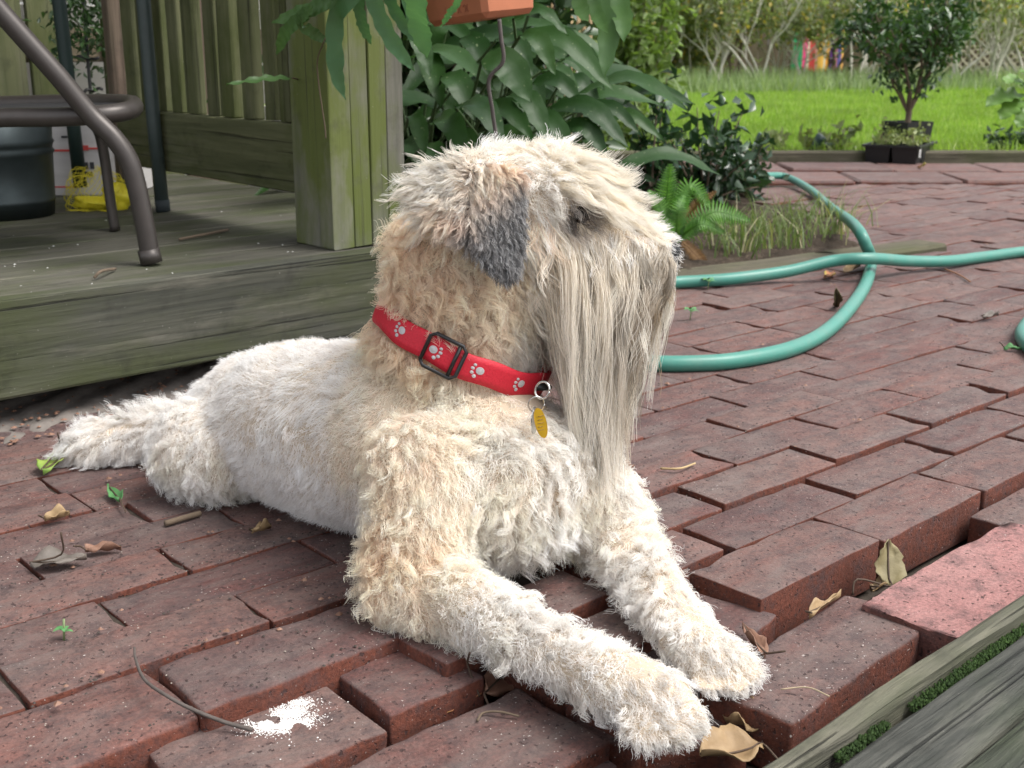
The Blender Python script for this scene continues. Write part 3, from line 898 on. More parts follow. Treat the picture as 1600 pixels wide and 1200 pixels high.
def frond(pts, wid, mat, parent, nl=26, name='frond'):
    P = catmull(pts, 12); mb = MB()
    V, F = tube_geo(P, np.linspace(.0022, .0008, len(P)), 5, False); mb.add(V, F)
    d_ = np.r_[0, np.cumsum(np.linalg.norm(np.diff(P, axis=0), axis=1))]
    for i in range(nl):
        t = .06 + .94 * i / (nl - 1)
        p = np.array([np.interp(t * d_[-1], d_, P[:, k_]) for k_ in range(3)])
        p2 = np.array([np.interp(min(1, t + .03) * d_[-1], d_, P[:, k_]) for k_ in range(3)])
        T = p2 - p if t < .98 else p - np.array([np.interp((t - .03) * d_[-1], d_, P[:, k_]) for k_ in range(3)])
        T /= np.linalg.norm(T); S = np.cross(T, (0, -.85, .5)); S /= np.linalg.norm(S); N = np.cross(S, T)
        ln = wid * .5 * (math.sin(math.pi * min(1, .12 + .86 * t)) ** .7 * .95 + .08) * R.uniform(.85, 1.1)
        hw = d_[-1] / nl * .44
        for s_ in (-1, 1):
            D = S * s_ + T * .28 - N * .12
            a = p - T * hw; b = p + T * hw
            m1 = p + D * ln * .6 + T * hw * .8 + N * .003; m2 = p + D * ln * .6 - T * hw * .8 + N * .003; tip = p + D * ln
            mb.add([a, b, m1, tip, m2], [(0, 1, 2, 3, 4)])
    return mb.build(name, mat, parent)
fr_y = 3.12
for pts, wpx, mt in [([(1052, 380), (1042, 320), (1047, 258)], 34, MFERN), ([(1056, 384), (1060, 330), (1072, 300)], 30, MFERN), ([(1062, 374), (1112, 332), (1170, 344)], 34, MFERN),
                     ([(1054, 340), (1078, 288), (1108, 322)], 28, MFERN), ([(1052, 392), (1030, 370), (1020, 384)], 26, MFERN), ([(1064, 376), (1082, 392), (1105, 420)], 22, MFERNB),
                     ([(1060, 360), (1088, 322), (1118, 300)], 20, MFERNB), ([(1050, 370), (1030, 320), (1012, 300)], 26, MFERN), ([(1060, 372), (1095, 350), (1130, 362)], 24, MFERN)]:
    frond([U(x, y, fr_y + (.06 if mt is MFERNB else 0) + R.uniform(-.05, .05) - .0 * i) for i, (x, y) in enumerate(pts)], wpx * 1.25 * fr_y / FPX, mt, fern)
gg = np.random.default_rng(12)
tx, ty = [], []
for px, py in [(1120, 395), (1150, 400), (1180, 392), (1210, 385), (1235, 392), (1260, 380), (1285, 372), (1310, 366), (1200, 360), (1240, 352), (1160, 372), (1280, 350), (1225, 372), (1140, 380), (1320, 352)]:
    p = G(px, py); k_ = 26
    tx.append(p.x + gg.normal(0, .035, k_)); ty.append(p.y + gg.normal(0, .035, k_))
tx = np.concatenate(tx); ty = np.concatenate(ty)
tuft = blades('grass_tufts', tx, ty, np.full(len(tx), .0), .15, .0040, MF_TUFT, .85, 13, 'stuff', None, True)
gg = np.random.default_rng(14)
tx = gg.uniform(.1, 3.1, 900); ty = np.full(900, 5.93) + gg.normal(0, .03, 900)
blades('edge_grass', tx, ty, np.full(900, .04), .09, .006, MF_GRASS, .6, 15, 'stuff', None, True)
shrub('variegated_plant', 'low yellowish variegated plant leaning over the lawn timber', 'plant', (1.55, 6.15, .10), (.20, .1, .09), 170, .07, .03, MF_VAR, 521, 9, stemr=.003)
shrub('variegated_plant', 'small yellowish plant between the two garden spotlights', 'plant', (1.27, 6.1, .08), (.12, .1, .08), 110, .06, .026, MF_VAR, 522, 7, stemr=.003)
shrub('edge_plant', 'small dark weedy plant on the lawn edge beside the nursery tray', 'plant', (2.46, 6.12, .08), (.16, .1, .09), 240, .05, .025, MF_DARK, 523, 9, stemr=.003)
# plant reaching in at the right edge
rp = thing('lobed_plant', 'bright green lobed leaves reaching in at the edge of the lawn view', 'plant', (1.62, 3.6, 0))
MLOBE = leafmat('lobed_leaf', (.07, .15, .02), (.13, .25, .04), .45)
rb = Vector((1.66, 3.6, 0))
for i, (a_, b_, wpx) in enumerate([((1604, 150), (1540, 165), 30), ((1604, 158), (1562, 186), 30), ((1606, 140), (1566, 126), 26), ((1610, 165), (1590, 200), 26), ((1612, 140), (1596, 112), 24), ((1630, 150), (1660, 130), 30)]):
    A = U(a_[0], a_[1], 3.6); B = U(b_[0], b_[1], 3.55)
    blade_leaf('leaf', [A, (A + B) / 2 + Vector((0, 0, .015)), B], wpx * 3.6 / FPX, MLOBE, rp, (0, -.6, .8), .15, .006, 12, lambda t: (math.sin(math.pi * min(1, t * .98 + .01)) ** .7) * (1 + .32 * math.cos(t * 22)), i)
tube('stem', catmull([rb, Vector((1.62, 3.6, .22)), U(1604, 150, 3.6)], 8), .006, plain('stem_green', (.08, .13, .03), .5), rp, 6)
# ---------------------------------------------------------------- things on the deck
MCHAIR = plain('chair_metal', (.058, .050, .046), .42, metal=.35, var=.2, scale=60)
def pth(l): return [U(x, y, d) for x, y, d in l]
ch = thing('patio_chair', 'dark brown tubular metal patio chair with bent legs on the deck', 'chair', tuple(DP(.9, 2.05, DT)))
V = catmull(pth([(236, 408, 2.02), (226, 350, 2.02), (212, 285, 2.02), (200, 248, 2.02), (178, 216, 2.02), (140, 178, 2.02), (90, 118, 2.01), (40, 62, 2.0), (-10, 5, 1.99), (-60, -60, 1.98)]), 8)
tube('leg', V, .0165, MCHAIR, ch, 12)
tube('leg_foot', np.array([V[0] + np.array([.001, 0, -.003]), V[0] + np.array([-.003, 0, .02])]), .0185, MCHAIR, ch, 12)
V = catmull(pth([(180, 360, 2.41), (172, 310, 2.41), (164, 250, 2.41), (154, 205, 2.40), (138, 186, 2.38)]), 6)
tube('leg', V, .0155, MCHAIR, ch, 10, flat=.6)
V = catmull(pth([(-120, 190, 2.0), (0, 184, 2.02), (90, 183, 2.03), (160, 179, 2.04), (200, 173, 2.08), (210, 166, 2.16), (196, 161, 2.26), (120, 160, 2.34), (0, 163, 2.38), (-120, 166, 2.40)]), 7)
tube('seat_frame', V, .0155, MCHAIR, ch, 12)
mb = MB()
A = [U(-120, 176, 2.06), U(0, 176, 2.06), U(150, 172, 2.10), U(190, 168, 2.14), U(185, 164, 2.24), U(110, 164, 2.31), U(0, 166, 2.35), U(-120, 168, 2.37)]
mb.add([p + ZV * .004 for p in A] + [p - ZV * .006 for p in A], [tuple(range(8)), tuple(range(15, 7, -1))] + [(i, i + 8, (i + 1) % 8 + 8, (i + 1) % 8) for i in range(8)])
mb.build('seat_sling', plain('sling_black', (.012, .012, .014), .8), ch)
# thin grey-green pole with a foot
po = thing('metal_pole', 'slim dark grey green metal pole with a rubber foot standing on the deck', 'pole', tuple(DP(1.21, 2.54, DT)))
MPOLE = plain('pole_paint', (.040, .055, .052), .5, var=.25, scale=40)
tube('shaft', np.array(pth([(254, 325, 2.70), (240, 190, 2.70), (224, 0, 2.70), (216, -120, 2.70)])), .0155, MPOLE, po, 12)
tube('rubber_foot', np.array(pth([(255, 330, 2.70), (253, 312, 2.70)])), .0165, plain('foot_rubber', (.022, .030, .033), .8), po, 12)
gp = thing('green_stake', 'broad dark green leaning post behind the patio chair', 'post', tuple(DP(1.15, 2.75, DT)))
tube('shaft', np.array(pth([(126, 292, 2.92), (114, 190, 2.92), (92, 0, 2.92), (84, -80, 2.92)])), .0165, plain('stake_green', (.010, .026, .022), .55, var=.3), gp, 10)
# bucket
MBUCK = plain('bucket_zinc', (.055, .070, .074), .45, metal=.6, var=.5, scale=14)
bk = thing('bucket', 'dark ribbed metal bucket standing on the deck behind the chair', 'bucket', tuple(DP(.86, 2.66, DT)))
bc = G(-28, 346, DT) + Vector((0, .10, 0))
def lathe(name, c, prof, mat, parent, n=40, smooth=True):
    V, F = [], []
    for i in range(n):
        a_ = 2 * math.pi * i / n
        for r_, z in prof: V.append((c[0] + r_ * math.cos(a_), c[1] + r_ * math.sin(a_), c[2] + z))
    m_ = len(prof)
    for i in range(n):
        for j in range(m_ - 1):
            F.append((i * m_ + j, ((i + 1) % n) * m_ + j, ((i + 1) % n) * m_ + j + 1, i * m_ + j + 1))
    return mobj(name, V, F, mat, parent, None, smooth)
lathe('pail', bc, [(0, .004), (.108, .004), (.110, .0), (.113, .03), (.117, .034), (.114, .038), (.118, .13), (.1225, .136), (.1185, .142), (.119, .150), (.1235, .156), (.1195, .162), (.124, .235), (.120, .235), (.112, .02), (0, .02)], MBUCK, bk)
tube('rim', np.array([(bc.x + .124 * math.cos(a), bc.y + .124 * math.sin(a), bc.z + .236) for a in np.linspace(0, 2 * math.pi, 41)]), .004, MBUCK, bk, 6)
# printed cardboard box
def carton():
    b = NB('printed_carton'); 
    n = b.noise(b.coord((1, 1, 14), rand=False), 6, 4)
    c = b.mix(n, (.40, .38, .37), (.58, .56, .55))
    return b.set(Base_Color=c, Roughness=.8)
MCART = carton(); MREDP = plain('print_red', (.52, .06, .05), .7); MBLKI = plain('print_black', (.035, .035, .04), .7)
cbx = thing('cardboard_box', 'white printed carton with red bands and black marks behind the chair legs', 'box', tuple(DP(1.16, 2.98, DT)))
c0 = G(50, 308, DT); c1 = G(208, 306, DT)
c0.y = c1.y = 2.98; c0.x = U(48, 300, 2.98).x; c1.x = U(204, 300, 2.98).x
bw = c1.x - c0.x; bh = .175
me_ = cbox_mesh('carton', bw, .2, bh, .003, .001); me_.transform(Matrix.Translation(((c0.x + c1.x) / 2, 3.08, DT + bh)))
link('carton', me_, MCART, cbx)
def patch(name, u0, v0, u1, v1, mat, skew=0):
    x0, x1 = c0.x + bw * u0, c0.x + bw * u1; z0, z1 = DT + bh * v0, DT + bh * v1
    return mobj(name, [(x0, 2.9785, z0), (x1, 2.9785, z0), (x1 + skew, 2.9785, z1), (x0 + skew, 2.9785, z1), (x0, 2.9798, z0), (x1, 2.9798, z0), (x1, 2.9798, z1), (x0, 2.9798, z1)],
                [(0, 1, 2, 3), (0, 4, 5, 1), (2, 6, 7, 3), (0, 3, 7, 4), (1, 5, 6, 2)], mat, cbx)
for u0, v0, u1, v1, mt in [(.02, .60, .18, .70, MREDP), (.18, .615, .46, .645, MREDP), (.52, .63, .62, .70, MREDP), (.62, .645, .80, .67, MREDP), (.10, .80, .16, .83, MBLKI), (.22, .81, .26, .84, MBLKI), (.36, .80, .42, .83, MBLKI),
                           (.04, .38, .08, .47, MBLKI), (.10, .38, .14, .45, MBLKI), (.05, .27, .12, .34, MBLKI), (.55, .38, .60, .47, MBLKI), (.62, .38, .66, .47, MBLKI), (.56, .28, .64, .34, MBLKI), (.05, .12, .5, .14, MREDP), (.88, .55, .96, .66, MREDP)]:
    patch('print_mark', u0, v0, u1, v1, mt)
# yellow net bag: crumpled sphere of open mesh around a few yellow lumps
ny = thing('net_bag', 'crumpled yellow plastic net bag lying between the chair legs', 'bag', tuple(G(150, 328, DT)))
MNET = plain('net_yellow', (.72, .62, .03), .5, var=.2)
mbb = MB(); nc = G(146, 330, DT) + Vector((0, .03, 0))
rr = random.Random(5)
def netp(u, v, sc_=1.0):
    d_ = Vector((math.cos(u) * math.cos(v), math.sin(u) * math.cos(v), math.sin(v)))
    k_ = 1 + .18 * math.sin(u * 3 + v * 4) + .12 * math.sin(u * 7 - v * 3)
    p = nc + Vector((d_.x * .066 * k_, d_.y * .05 * k_, max(.0, .036 + d_.z * .052 * k_)))
    return p
for s_ in (1, -1):
    for i in range(34):
        P = [netp(2 * math.pi * i / 34 + s_ * t * 1.6, -1.2 + 2.5 * t) for t in np.linspace(0, 1, 14)]
        V, F = tube_geo(np.array([tuple(p) for p in P]), .00045, 4, False); mbb.add(V, F)
mbb.build('netting', MNET, ny, True)
def blobm(name, c, r, mat, parent, seed, sc_=(1, 1, 1)):
    def fn_(p):
        q = 1 + .16 * math.sin(p.x * 4 + seed) + .14 * math.sin(p.y * 5 + seed * 2) + .12 * math.sin(p.z * 6 + p.x * 3)
        return Vector((p.x * sc_[0], p.y * sc_[1], p.z * sc_[2])) * q
    b2 = bmesh.new(); bmesh.ops.create_icosphere(b2, subdivisions=3, radius=1)
    for v in b2.verts: v.co = Vector(c) + fn_(Vector(v.co)) * r
    m_ = bpy.data.meshes.new(name); b2.to_mesh(m_); b2.free()
    return link(name, m_, mat, parent, None, True)
blobm('crumpled_fold', nc + Vector((.045, .02, .028)), .040, MNET, ny, 2, (1.1, .8, .75))
blobm('crumpled_fold', nc + Vector((-.01, .01, .014)), .030, MNET, ny, 4, (1.4, .9, .5))
# wrought iron plant hanger with a dark plant
ih = thing('iron_hanger', 'thin black iron stake with curled hooks against the pale wall gap', 'stake', tuple(U(143, 260, 3.2)))
MIRON = plain('iron_black', (.012, .012, .012), .6)
tube('rod', np.array(pth([(146, 200, 3.2), (142, 150, 3.2), (136, 80, 3.2), (130, -10, 3.2)])), .0045, MIRON, ih, 6)
tube('hook', catmull(pth([(145, 143, 3.2), (136, 140, 3.18), (131, 146, 3.18), (134, 152, 3.18)]), 5), .004, MIRON, ih, 6)
tube('hook', catmull(pth([(145, 143, 3.2), (154, 138, 3.18), (161, 140, 3.18)]), 5), .004, MIRON, ih, 6)
tube('hook', catmull(pth([(138, 93, 3.2), (126, 88, 3.18), (116, 90, 3.18)]), 5), .004, MIRON, ih, 6)
tube('hook', catmull(pth([(138, 92, 3.2), (148, 92, 3.18), (155, 90, 3.18)]), 5), .004, MIRON, ih, 6)
gg = np.random.default_rng(31)
dc = np.array(U(130, 34, 3.2))
leaf_cloud('dark_foliage', dc + gg.normal(0, 1, (420, 3)) * np.array([.04, .03, .07]), .03, .012, MF_DARK, ih, 32)

# ---------------------------------------------------------------- planters hanging by the post
MTERRA = plain('terracotta', (.46, .165, .085), .85, var=.22, scale=18, bump=.2)
pl = thing('terracotta_planter', 'terracotta trough hanging above the speckled plant', 'planter', tuple(U(738, 0, 2.2)))
pA, pB = U(668, 43, 2.38), U(758, 28, 2.24)
ax = (pB - pA).normalized(); zz = Vector((-.12, 0, 1)); yy_ = zz.cross(ax).normalized(); zz = ax.cross(yy_)
Lp = (pB - pA).length
me_ = cbox_mesh('trough', Lp, .12, .10, .010, .001, 4)
bm2 = bmesh.new(); bm2.from_mesh(me_)
for v in bm2.verts:
    k_ = 1 + .10 * (v.co.z + .10) / .10
    v.co.x *= k_; v.co.y *= k_
bm2.to_mesh(me_); bm2.free()
Mx = Matrix((ax, yy_, zz)).transposed().to_4x4(); Mx.translation = (pA + pB) / 2 + zz * .10 + yy_ * .06
link('trough', me_, MTERRA, pl, Mx)
me_ = cbox_mesh('trough_rim', Lp * 1.16, .15, .022, .005, .001); link('rim', me_, MTERRA, pl, Mx @ Matrix.Translation((0, 0, .02)))
for xo in (-.4, .4):
    tube('hanger_wire', np.array([Mx @ Vector((Lp * xo, 0, .02)), (Mx @ Vector((Lp * xo * .4, 0, 0))) + Vector((0, 0, 1.65))]), .0015, MIRON, pl, 5)
for i in range(7):                                                # worn relief on the face
    x0 = -.02 + i * .011
    P = [Mx @ Vector((x0 + .004 * math.cos(a_) * (1 if i % 2 else -1), -.0615 + .006 * (.055 - .045) * 0, -.078 + .006 * math.sin(a_))) for a_ in np.linspace(-1.6, 1.6 + (i % 3) * .6, 8)]
    tube('relief_mark', np.array(P), .0008, plain('terracotta_dark', (.30, .10, .055), .9), pl, 5)
# hanging fern basket above the frame with fronds coming down
hf = thing('hanging_fern', 'blue green fern fronds hanging down in front of the porch post', 'fern', tuple(U(600, -110, 2.0)))
MFRO = leafmat('blue_fern', (.050, .13, .065), (.115, .235, .115), .42, None, .25)
MFROD = leafmat('dark_fern', (.04, .095, .028), (.085, .165, .05), .42, None, .25)
def wavy(t): return (min(1, t * 9) ** .5) * (1 - max(0, (t - .72) / .28) ** 1.7) * (1 + .10 * math.sin(t * 38)) + .015
hc_ = U(600, -110, 2.0)
lathe('basket', hc_ - Vector((0, 0, .02)), [(0, -.02), (.05, -.01), (.085, .03), (.10, .09), (.095, .09), (.06, .05), (0, .05)], plain('basket_fibre', (.10, .07, .045), .9, bump=.6, scale=60), hf, 24)
for k_ in range(3):
    a_ = k_ * 2.1
    tube('hanger_wire', np.array([hc_ + Vector((.09 * math.cos(a_), .09 * math.sin(a_), .07)), hc_ + Vector((0, 0, 1.75))]), .0012, MIRON, hf, 5)
for i, (pts, wpx, mt, y) in enumerate([
    ([(575, -60), (545, 0), (524, 30), (525, 110), (540, 156)], 26, MFRO, 1.98), ([(575, -60), (562, 0), (568, 40), (580, 70)], 19, MFRO, 2.0),
    ([(570, -70), (584, 0), (610, 60), (648, 112)], 24, MFRO, 1.98), ([(590, -70), (610, 0), (632, 40), (660, 72)], 18, MFRO, 2.02),
    ([(640, -70), (650, 0), (656, 40), (667, 92)], 36, MFRO, 1.95), ([(720, -60), (716, 0), (704, 20), (688, 42)], 13, MFRO, 1.96),
    ([(560, -60), (512, 2), (470, 20), (424, 36)], 22, MFROD, 2.0), ([(520, 0), (478, 22), (448, 50), (432, 86)], 20, MFROD, 2.0), ([(490, 10), (470, 34), (490, 52), (512, 66)], 17, MFROD, 2.0),
    ([(620, -70), (640, 20), (655, 60), (672, 70)], 14, MFRO, 2.06), ([(950, -60), (936, 0), (950, 50), (944, 122)], 30, MFROD, 2.1), ([(965, -70), (968, 0), (972, 30), (974, 64)], 26, MFROD, 2.1), ([(930, -60), (925, 0), (938, 30), (952, 50)], 20, MFROD, 2.12)]):
    if i >= 10: continue
    rr = random.Random(600 + i)
    blade_leaf('frond', [U(x, yy, y - .05 + .04 * k_) for k_, (x, yy) in enumerate(pts)], wpx * y / FPX, mt, hf, (rr.uniform(-.3, .3), -.95, .25), .18, .0022, 34, wavy, i)
hv = thing('strap_leaf_plant', 'long dark strap leaves hanging down in front of the sunny lawn', 'plant', tuple(U(950, -90, 2.1)))
for i, (pts, wpx) in enumerate([([(952, -70), (937, 0), (951, 50), (944, 122)], 30), ([(965, -70), (968, 0), (974, 30), (975, 66)], 28), ([(930, -60), (926, 0), (938, 32), (950, 52)], 20), ([(900, -60), (905, 0), (912, 20), (918, 34)], 22)]):
    blade_leaf('leaf', [U(x, yy, 2.1 - .03 * k_) for k_, (x, yy) in enumerate(pts)], wpx * 2.1 / FPX, MFROD, hv, (-.2, -.95, .25), .2, .002, 20, wavy, i)
lathe('basket', U(945, -85, 2.1), [(0, -.02), (.05, -.01), (.075, .03), (.08, .07), (.07, .06), (0, .05)], MTERRA, hv, 20)
for k_ in range(3):
    a_ = k_ * 2.1; hb = U(945, -85, 2.1)
    tube('hanger_wire', np.array([hb + Vector((.075 * math.cos(a_), .075 * math.sin(a_), .065)), hb + Vector((0, 0, 1.78))]), .0012, MIRON, hv, 5)
# side leaf seen through the railing
sl_ = thing('railing_vine', 'single dark green leaf poking through the railing beside the post', 'plant', tuple(U(452, 128, 2.25)))
blade_leaf('leaf', [U(456, 122, 2.20), U(410, 124, 2.16), U(354, 132, 2.14)], 16 * 2.2 / FPX, MFROD, sl_, (0, -.6, .8), .2, .003, 12, None, 3)
tube('stem', catmull(pth([(456, 122, 2.20), (470, 118, 2.26), (480, 60, 2.32)]), 6), .0015, MTWIG, sl_, 5)
# dry tendrils
tv = tube('dry_tendril', catmull(pth([(508, 60, 2.02), (496, 94, 2.10), (498, 130, 2.128), (503, 166, 2.130), (508, 200, 2.134), (509, 216, 2.136)]), 7), .0011, MTWIG, None, 5)
tag(tv, 'thin dry brown tendril hanging against the porch post', 'tendril')
tv = tube('hanging_twig', catmull(pth([(780, 30, 2.25), (783, 60, 2.25), (786, 96, 2.25), (764, 124, 2.26), (769, 170, 2.27), (775, 212, 2.28), (779, 236, 2.28)]), 7), .0036, plain('twig_grey', (.10, .085, .08), .9, var=.4, scale=90), None, 6)
tag(tv, 'knobbly grey twig hanging in front of the speckled leaves', 'twig')

# ---------------------------------------------------------------- garden hose
MHOSE = NB('hose_teal'); _v = MHOSE.coord(rand=False)
MHOSE.bump(MHOSE.noise(_v, 400, 2), .15, .001)
MHOSE = MHOSE.set(Base_Color=MHOSE.mix(MHOSE.ramp(MHOSE.noise(_v, 22, 5, .7), [(.4, 0.0), (.75, .45)]), (.042, .205, .160), (.12, .21, .17)), Roughness=.42)
HR = .0145
def hp(l): return [G(x, y, HR + (z if z else 0)) + Vector((0, 0, 0)) for x, y, z in l]
hose_px = [(1000, 262, .10), (1080, 267, .10), (1140, 276, .06), (1190, 275, .035), (1226, 276, .02), (1262, 294, .01), (1300, 325, .006), (1335, 352, .09), (1354, 385, .06), (1361, 410, .0), (1352, 445, .0), (1325, 485, .0), (1285, 522, .0), (1230, 547, .0), (1150, 563, .0), (1080, 568, .0), (1010, 567, .0), (930, 558, .0),
           (860, 530, .0), (850, 500, .0), (900, 466, .0), (980, 448, .0), (1060, 441, .0), (1140, 436, .004), (1230, 424, .014), (1300, 408, .034), (1358, 404, .040), (1420, 408, .016), (1480, 408, .006), (1540, 401, .0), (1620, 392, .0), (1690, 400, .0), (1700, 440, .0), (1640, 478, .0), (1606, 506, .0), (1600, 530, .0), (1640, 560, .0), (1720, 570, .0)]
HPT = catmull(hp(hose_px), 10)
ho = tube('garden_hose', HPT, HR, MHOSE, None, 14)
tag(ho, 'teal green garden hose looping across the brick patio', 'hose')

# ---------------------------------------------------------------- nursery tray, potted bush, spotlights
MTRAY = plain('tray_black', (.010, .010, .011), .45, var=.2)
tcn = G(1433, 257, .02); tcn = Vector((tcn.x, tcn.y, .018))
Tx = (G(1497, 234, .02) - G(1433, 257, .02)); Tx.z = 0; Tx = Tx.normalized(); Ty = Vector((-Tx.y, Tx.x, 0))
tr_ = thing('nursery_tray', 'black plastic nursery cell tray with a white label at the lawn edge', 'tray', tuple(tcn))
TW, TD, TH = .36, .25, .080
Tm = Matrix((Tx, Ty, ZV)).transposed().to_4x4(); Tm.translation = tcn
def tbox(name, x0, x1, y0, y1, z0, z1, taper, mat, parent, open_top=True, M=None):
    t = taper
    b_ = [(x0 + t, y0 + t), (x1 - t, y0 + t), (x1 - t, y1 - t), (x0 + t, y1 - t)]; u_ = [(x0, y0), (x1, y0), (x1, y1), (x0, y1)]
    k_ = .004
    i_ = [(x0 + k_, y0 + k_), (x1 - k_, y0 + k_), (x1 - k_, y1 - k_), (x0 + k_, y1 - k_)]
    V = [(*p, z0) for p in b_] + [(*p, z1) for p in u_] + [(*p, z1) for p in i_] + [(*p, z1 - .02) for p in i_]
    F = [(3, 2, 1, 0)] + [(j, (j + 1) % 4, (j + 1) % 4 + 4, j + 4) for j in range(4)] + [(j + 4, (j + 1) % 4 + 4, (j + 1) % 4 + 8, j + 8) for j in range(4)] + [(j + 8, (j + 1) % 4 + 8, (j + 1) % 4 + 12, j + 12) for j in range(4)] + [(12, 13, 14, 15)]
    return mobj(name, V, F, mat, parent, M)
for i in range(3):
    for j in range(2):
        tbox('cell', TW / 3 * i + .003, TW / 3 * (i + 1) - .003, TD / 2 * j + .003, TD / 2 * (j + 1) - .003, 0, TH, .008, MTRAY, tr_, True, Tm)
mb = MB()
for x0, x1, y0, y1 in ((-.008, TW + .008, -.008, .004), (-.008, TW + .008, TD - .004, TD + .008), (-.008, .004, .0041, TD - .0041), (TW - .004, TW + .008, .0041, TD - .0041)):
    V = [(x, y, z) for z in (TH - .006, TH + .004) for x, y in ((x0, y0), (x1, y0), (x1, y1), (x0, y1))]
    mb.add([Tm @ Vector(v) for v in V], [(3, 2, 1, 0), (4, 5, 6, 7), (0, 1, 5, 4), (1, 2, 6, 5), (2, 3, 7, 6), (3, 0, 4, 7)])
mb.build('rim', MTRAY, tr_)
me_ = cbox_mesh('tag', .030, .002, .036, 0); link('label_tag', me_, plain('label_white', (.62, .62, .60), .6, var=.1), tr_, Tm @ Matrix.Translation((.024, -.0035, TH - .012)))
for i in range(4):
    me_ = cbox_mesh('ink', .012 - .003 * (i % 2), .001, .0035, 0); link('print_mark', me_, MBLKI, tr_, Tm @ Matrix.Translation((.023, -.0052, TH - .020 - .0065 * i)))
sd_ = thing('seedlings', 'small green seedlings growing out of the black nursery tray', 'plant', tuple(tcn + Tx * .13 + Ty * .1 + ZV * TH))
C = np.array([tuple(Tm @ Vector((a_, b_, TH + .005 + c_))) for a_, b_, c_ in zip(gg.uniform(.02, TW - .02, 420), gg.uniform(.02, TD - .02, 420), np.abs(gg.normal(0, .035, 420)))])
leaf_cloud('seedling_leaves', C, .034, .014, MF_VAR, sd_, 77); 
mb = MB()
for i in range(26):
    p = Tm @ Vector((R.uniform(.02, TW - .02), R.uniform(.02, TD - .02), TH - .02))
    V, F = tube_geo(np.array([tuple(p), tuple(p + Vector((R.uniform(-.02, .02), R.uniform(-.02, .02), .07)))]), .0012, 4, False); mb.add(V, F)
mb.build('seedling_stems', MTWIG, sd_)['kind'] = 'stuff'
pb = thing('potted_bush', 'dense dark green bush in a square black pot behind the nursery tray', 'potted plant', tuple(tcn + Ty * .32))
pc = U(1421, 205, 5.95); 
Pm = Matrix.Translation((pc.x, 5.99, .03)) @ Matrix.Rotation(.5, 4, 'Z')
tbox('pot', -.085, .085, -.085, .085, 0, .165, .014, MTRAY, pb, True, Pm)
mobj('potting_soil', [tuple(Pm @ Vector(v)) for v in ((-.078, -.078, .15), (.078, -.078, .15), (.078, .078, .155), (-.078, .078, .15))], [(0, 1, 2, 3)], MSOIL, pb)
mb = MB(); ends = []; rr = random.Random(9)
b0 = Vector((pc.x, 5.99, .17))
V, F = tube_geo(np.array([tuple(b0), tuple(b0 + Vector((.004, 0, .08)))]), [.016, .014], 7, False); mb.add(V, F)
for k_ in range(9):
    a_ = k_ * .7 + rr.uniform(-.2, .2)
    grow(mb, b0 + ZV * .06, Vector((math.cos(a_) * .5, math.sin(a_) * .5, 1)).normalized(), rr.uniform(.20, .30), .007, 2, rr, ends, .45, .3)
mb.build('trunk', MTWIG, pb, True)
E_ = np.array([tuple(p) for p in ends]); gg = np.random.default_rng(91)
C = E_[gg.integers(0, len(E_), 1900)] + gg.normal(0, .045, (1900, 3))
C = C[(C[:, 2] > .235) & (np.abs(C[:, 0] - pc.x) < .36)]
leaf_cloud('crown', C, .052, .024, MF_POT, pb, 92)
def spot(px0, py0, px1, py1, y, label):
    A, B = U(px0, py0, y), U(px1, py1, y)
    t = thing('garden_spotlight', label, 'lamp', (A.x, A.y, 0))
    MS = plain('spot_green', (.012, .035, .030), .4)
    d_ = (B - A)
    tube('housing', np.array([A + d_ * .15, A + d_ * .45, A + d_ * .8, B]), [.012, .018, .026, .028], MS, t, 12)
    tube('stake', np.array([A + d_ * .2, Vector((A.x, A.y, -.05))]), .007, MS, t, 8)
    tube('knob', np.array([A + d_ * .6 + Vector((.01, -.01, 0)), A + d_ * .62 + Vector((.07, -.01, -.012))]), [.009, .013], MS, t, 8)
    tube('lens', np.array([B, B + d_.normalized() * .004]), .024, plain('lens_glass', (.35, .38, .38), .1), t, 12)
spot(1264, 240, 1284, 213, 6.05, 'tilted dark green garden spotlight on a stake beside the patio edge')
spot(1176, 232, 1192, 212, 6.1, 'dark garden spotlight half hidden behind the glossy shrub')
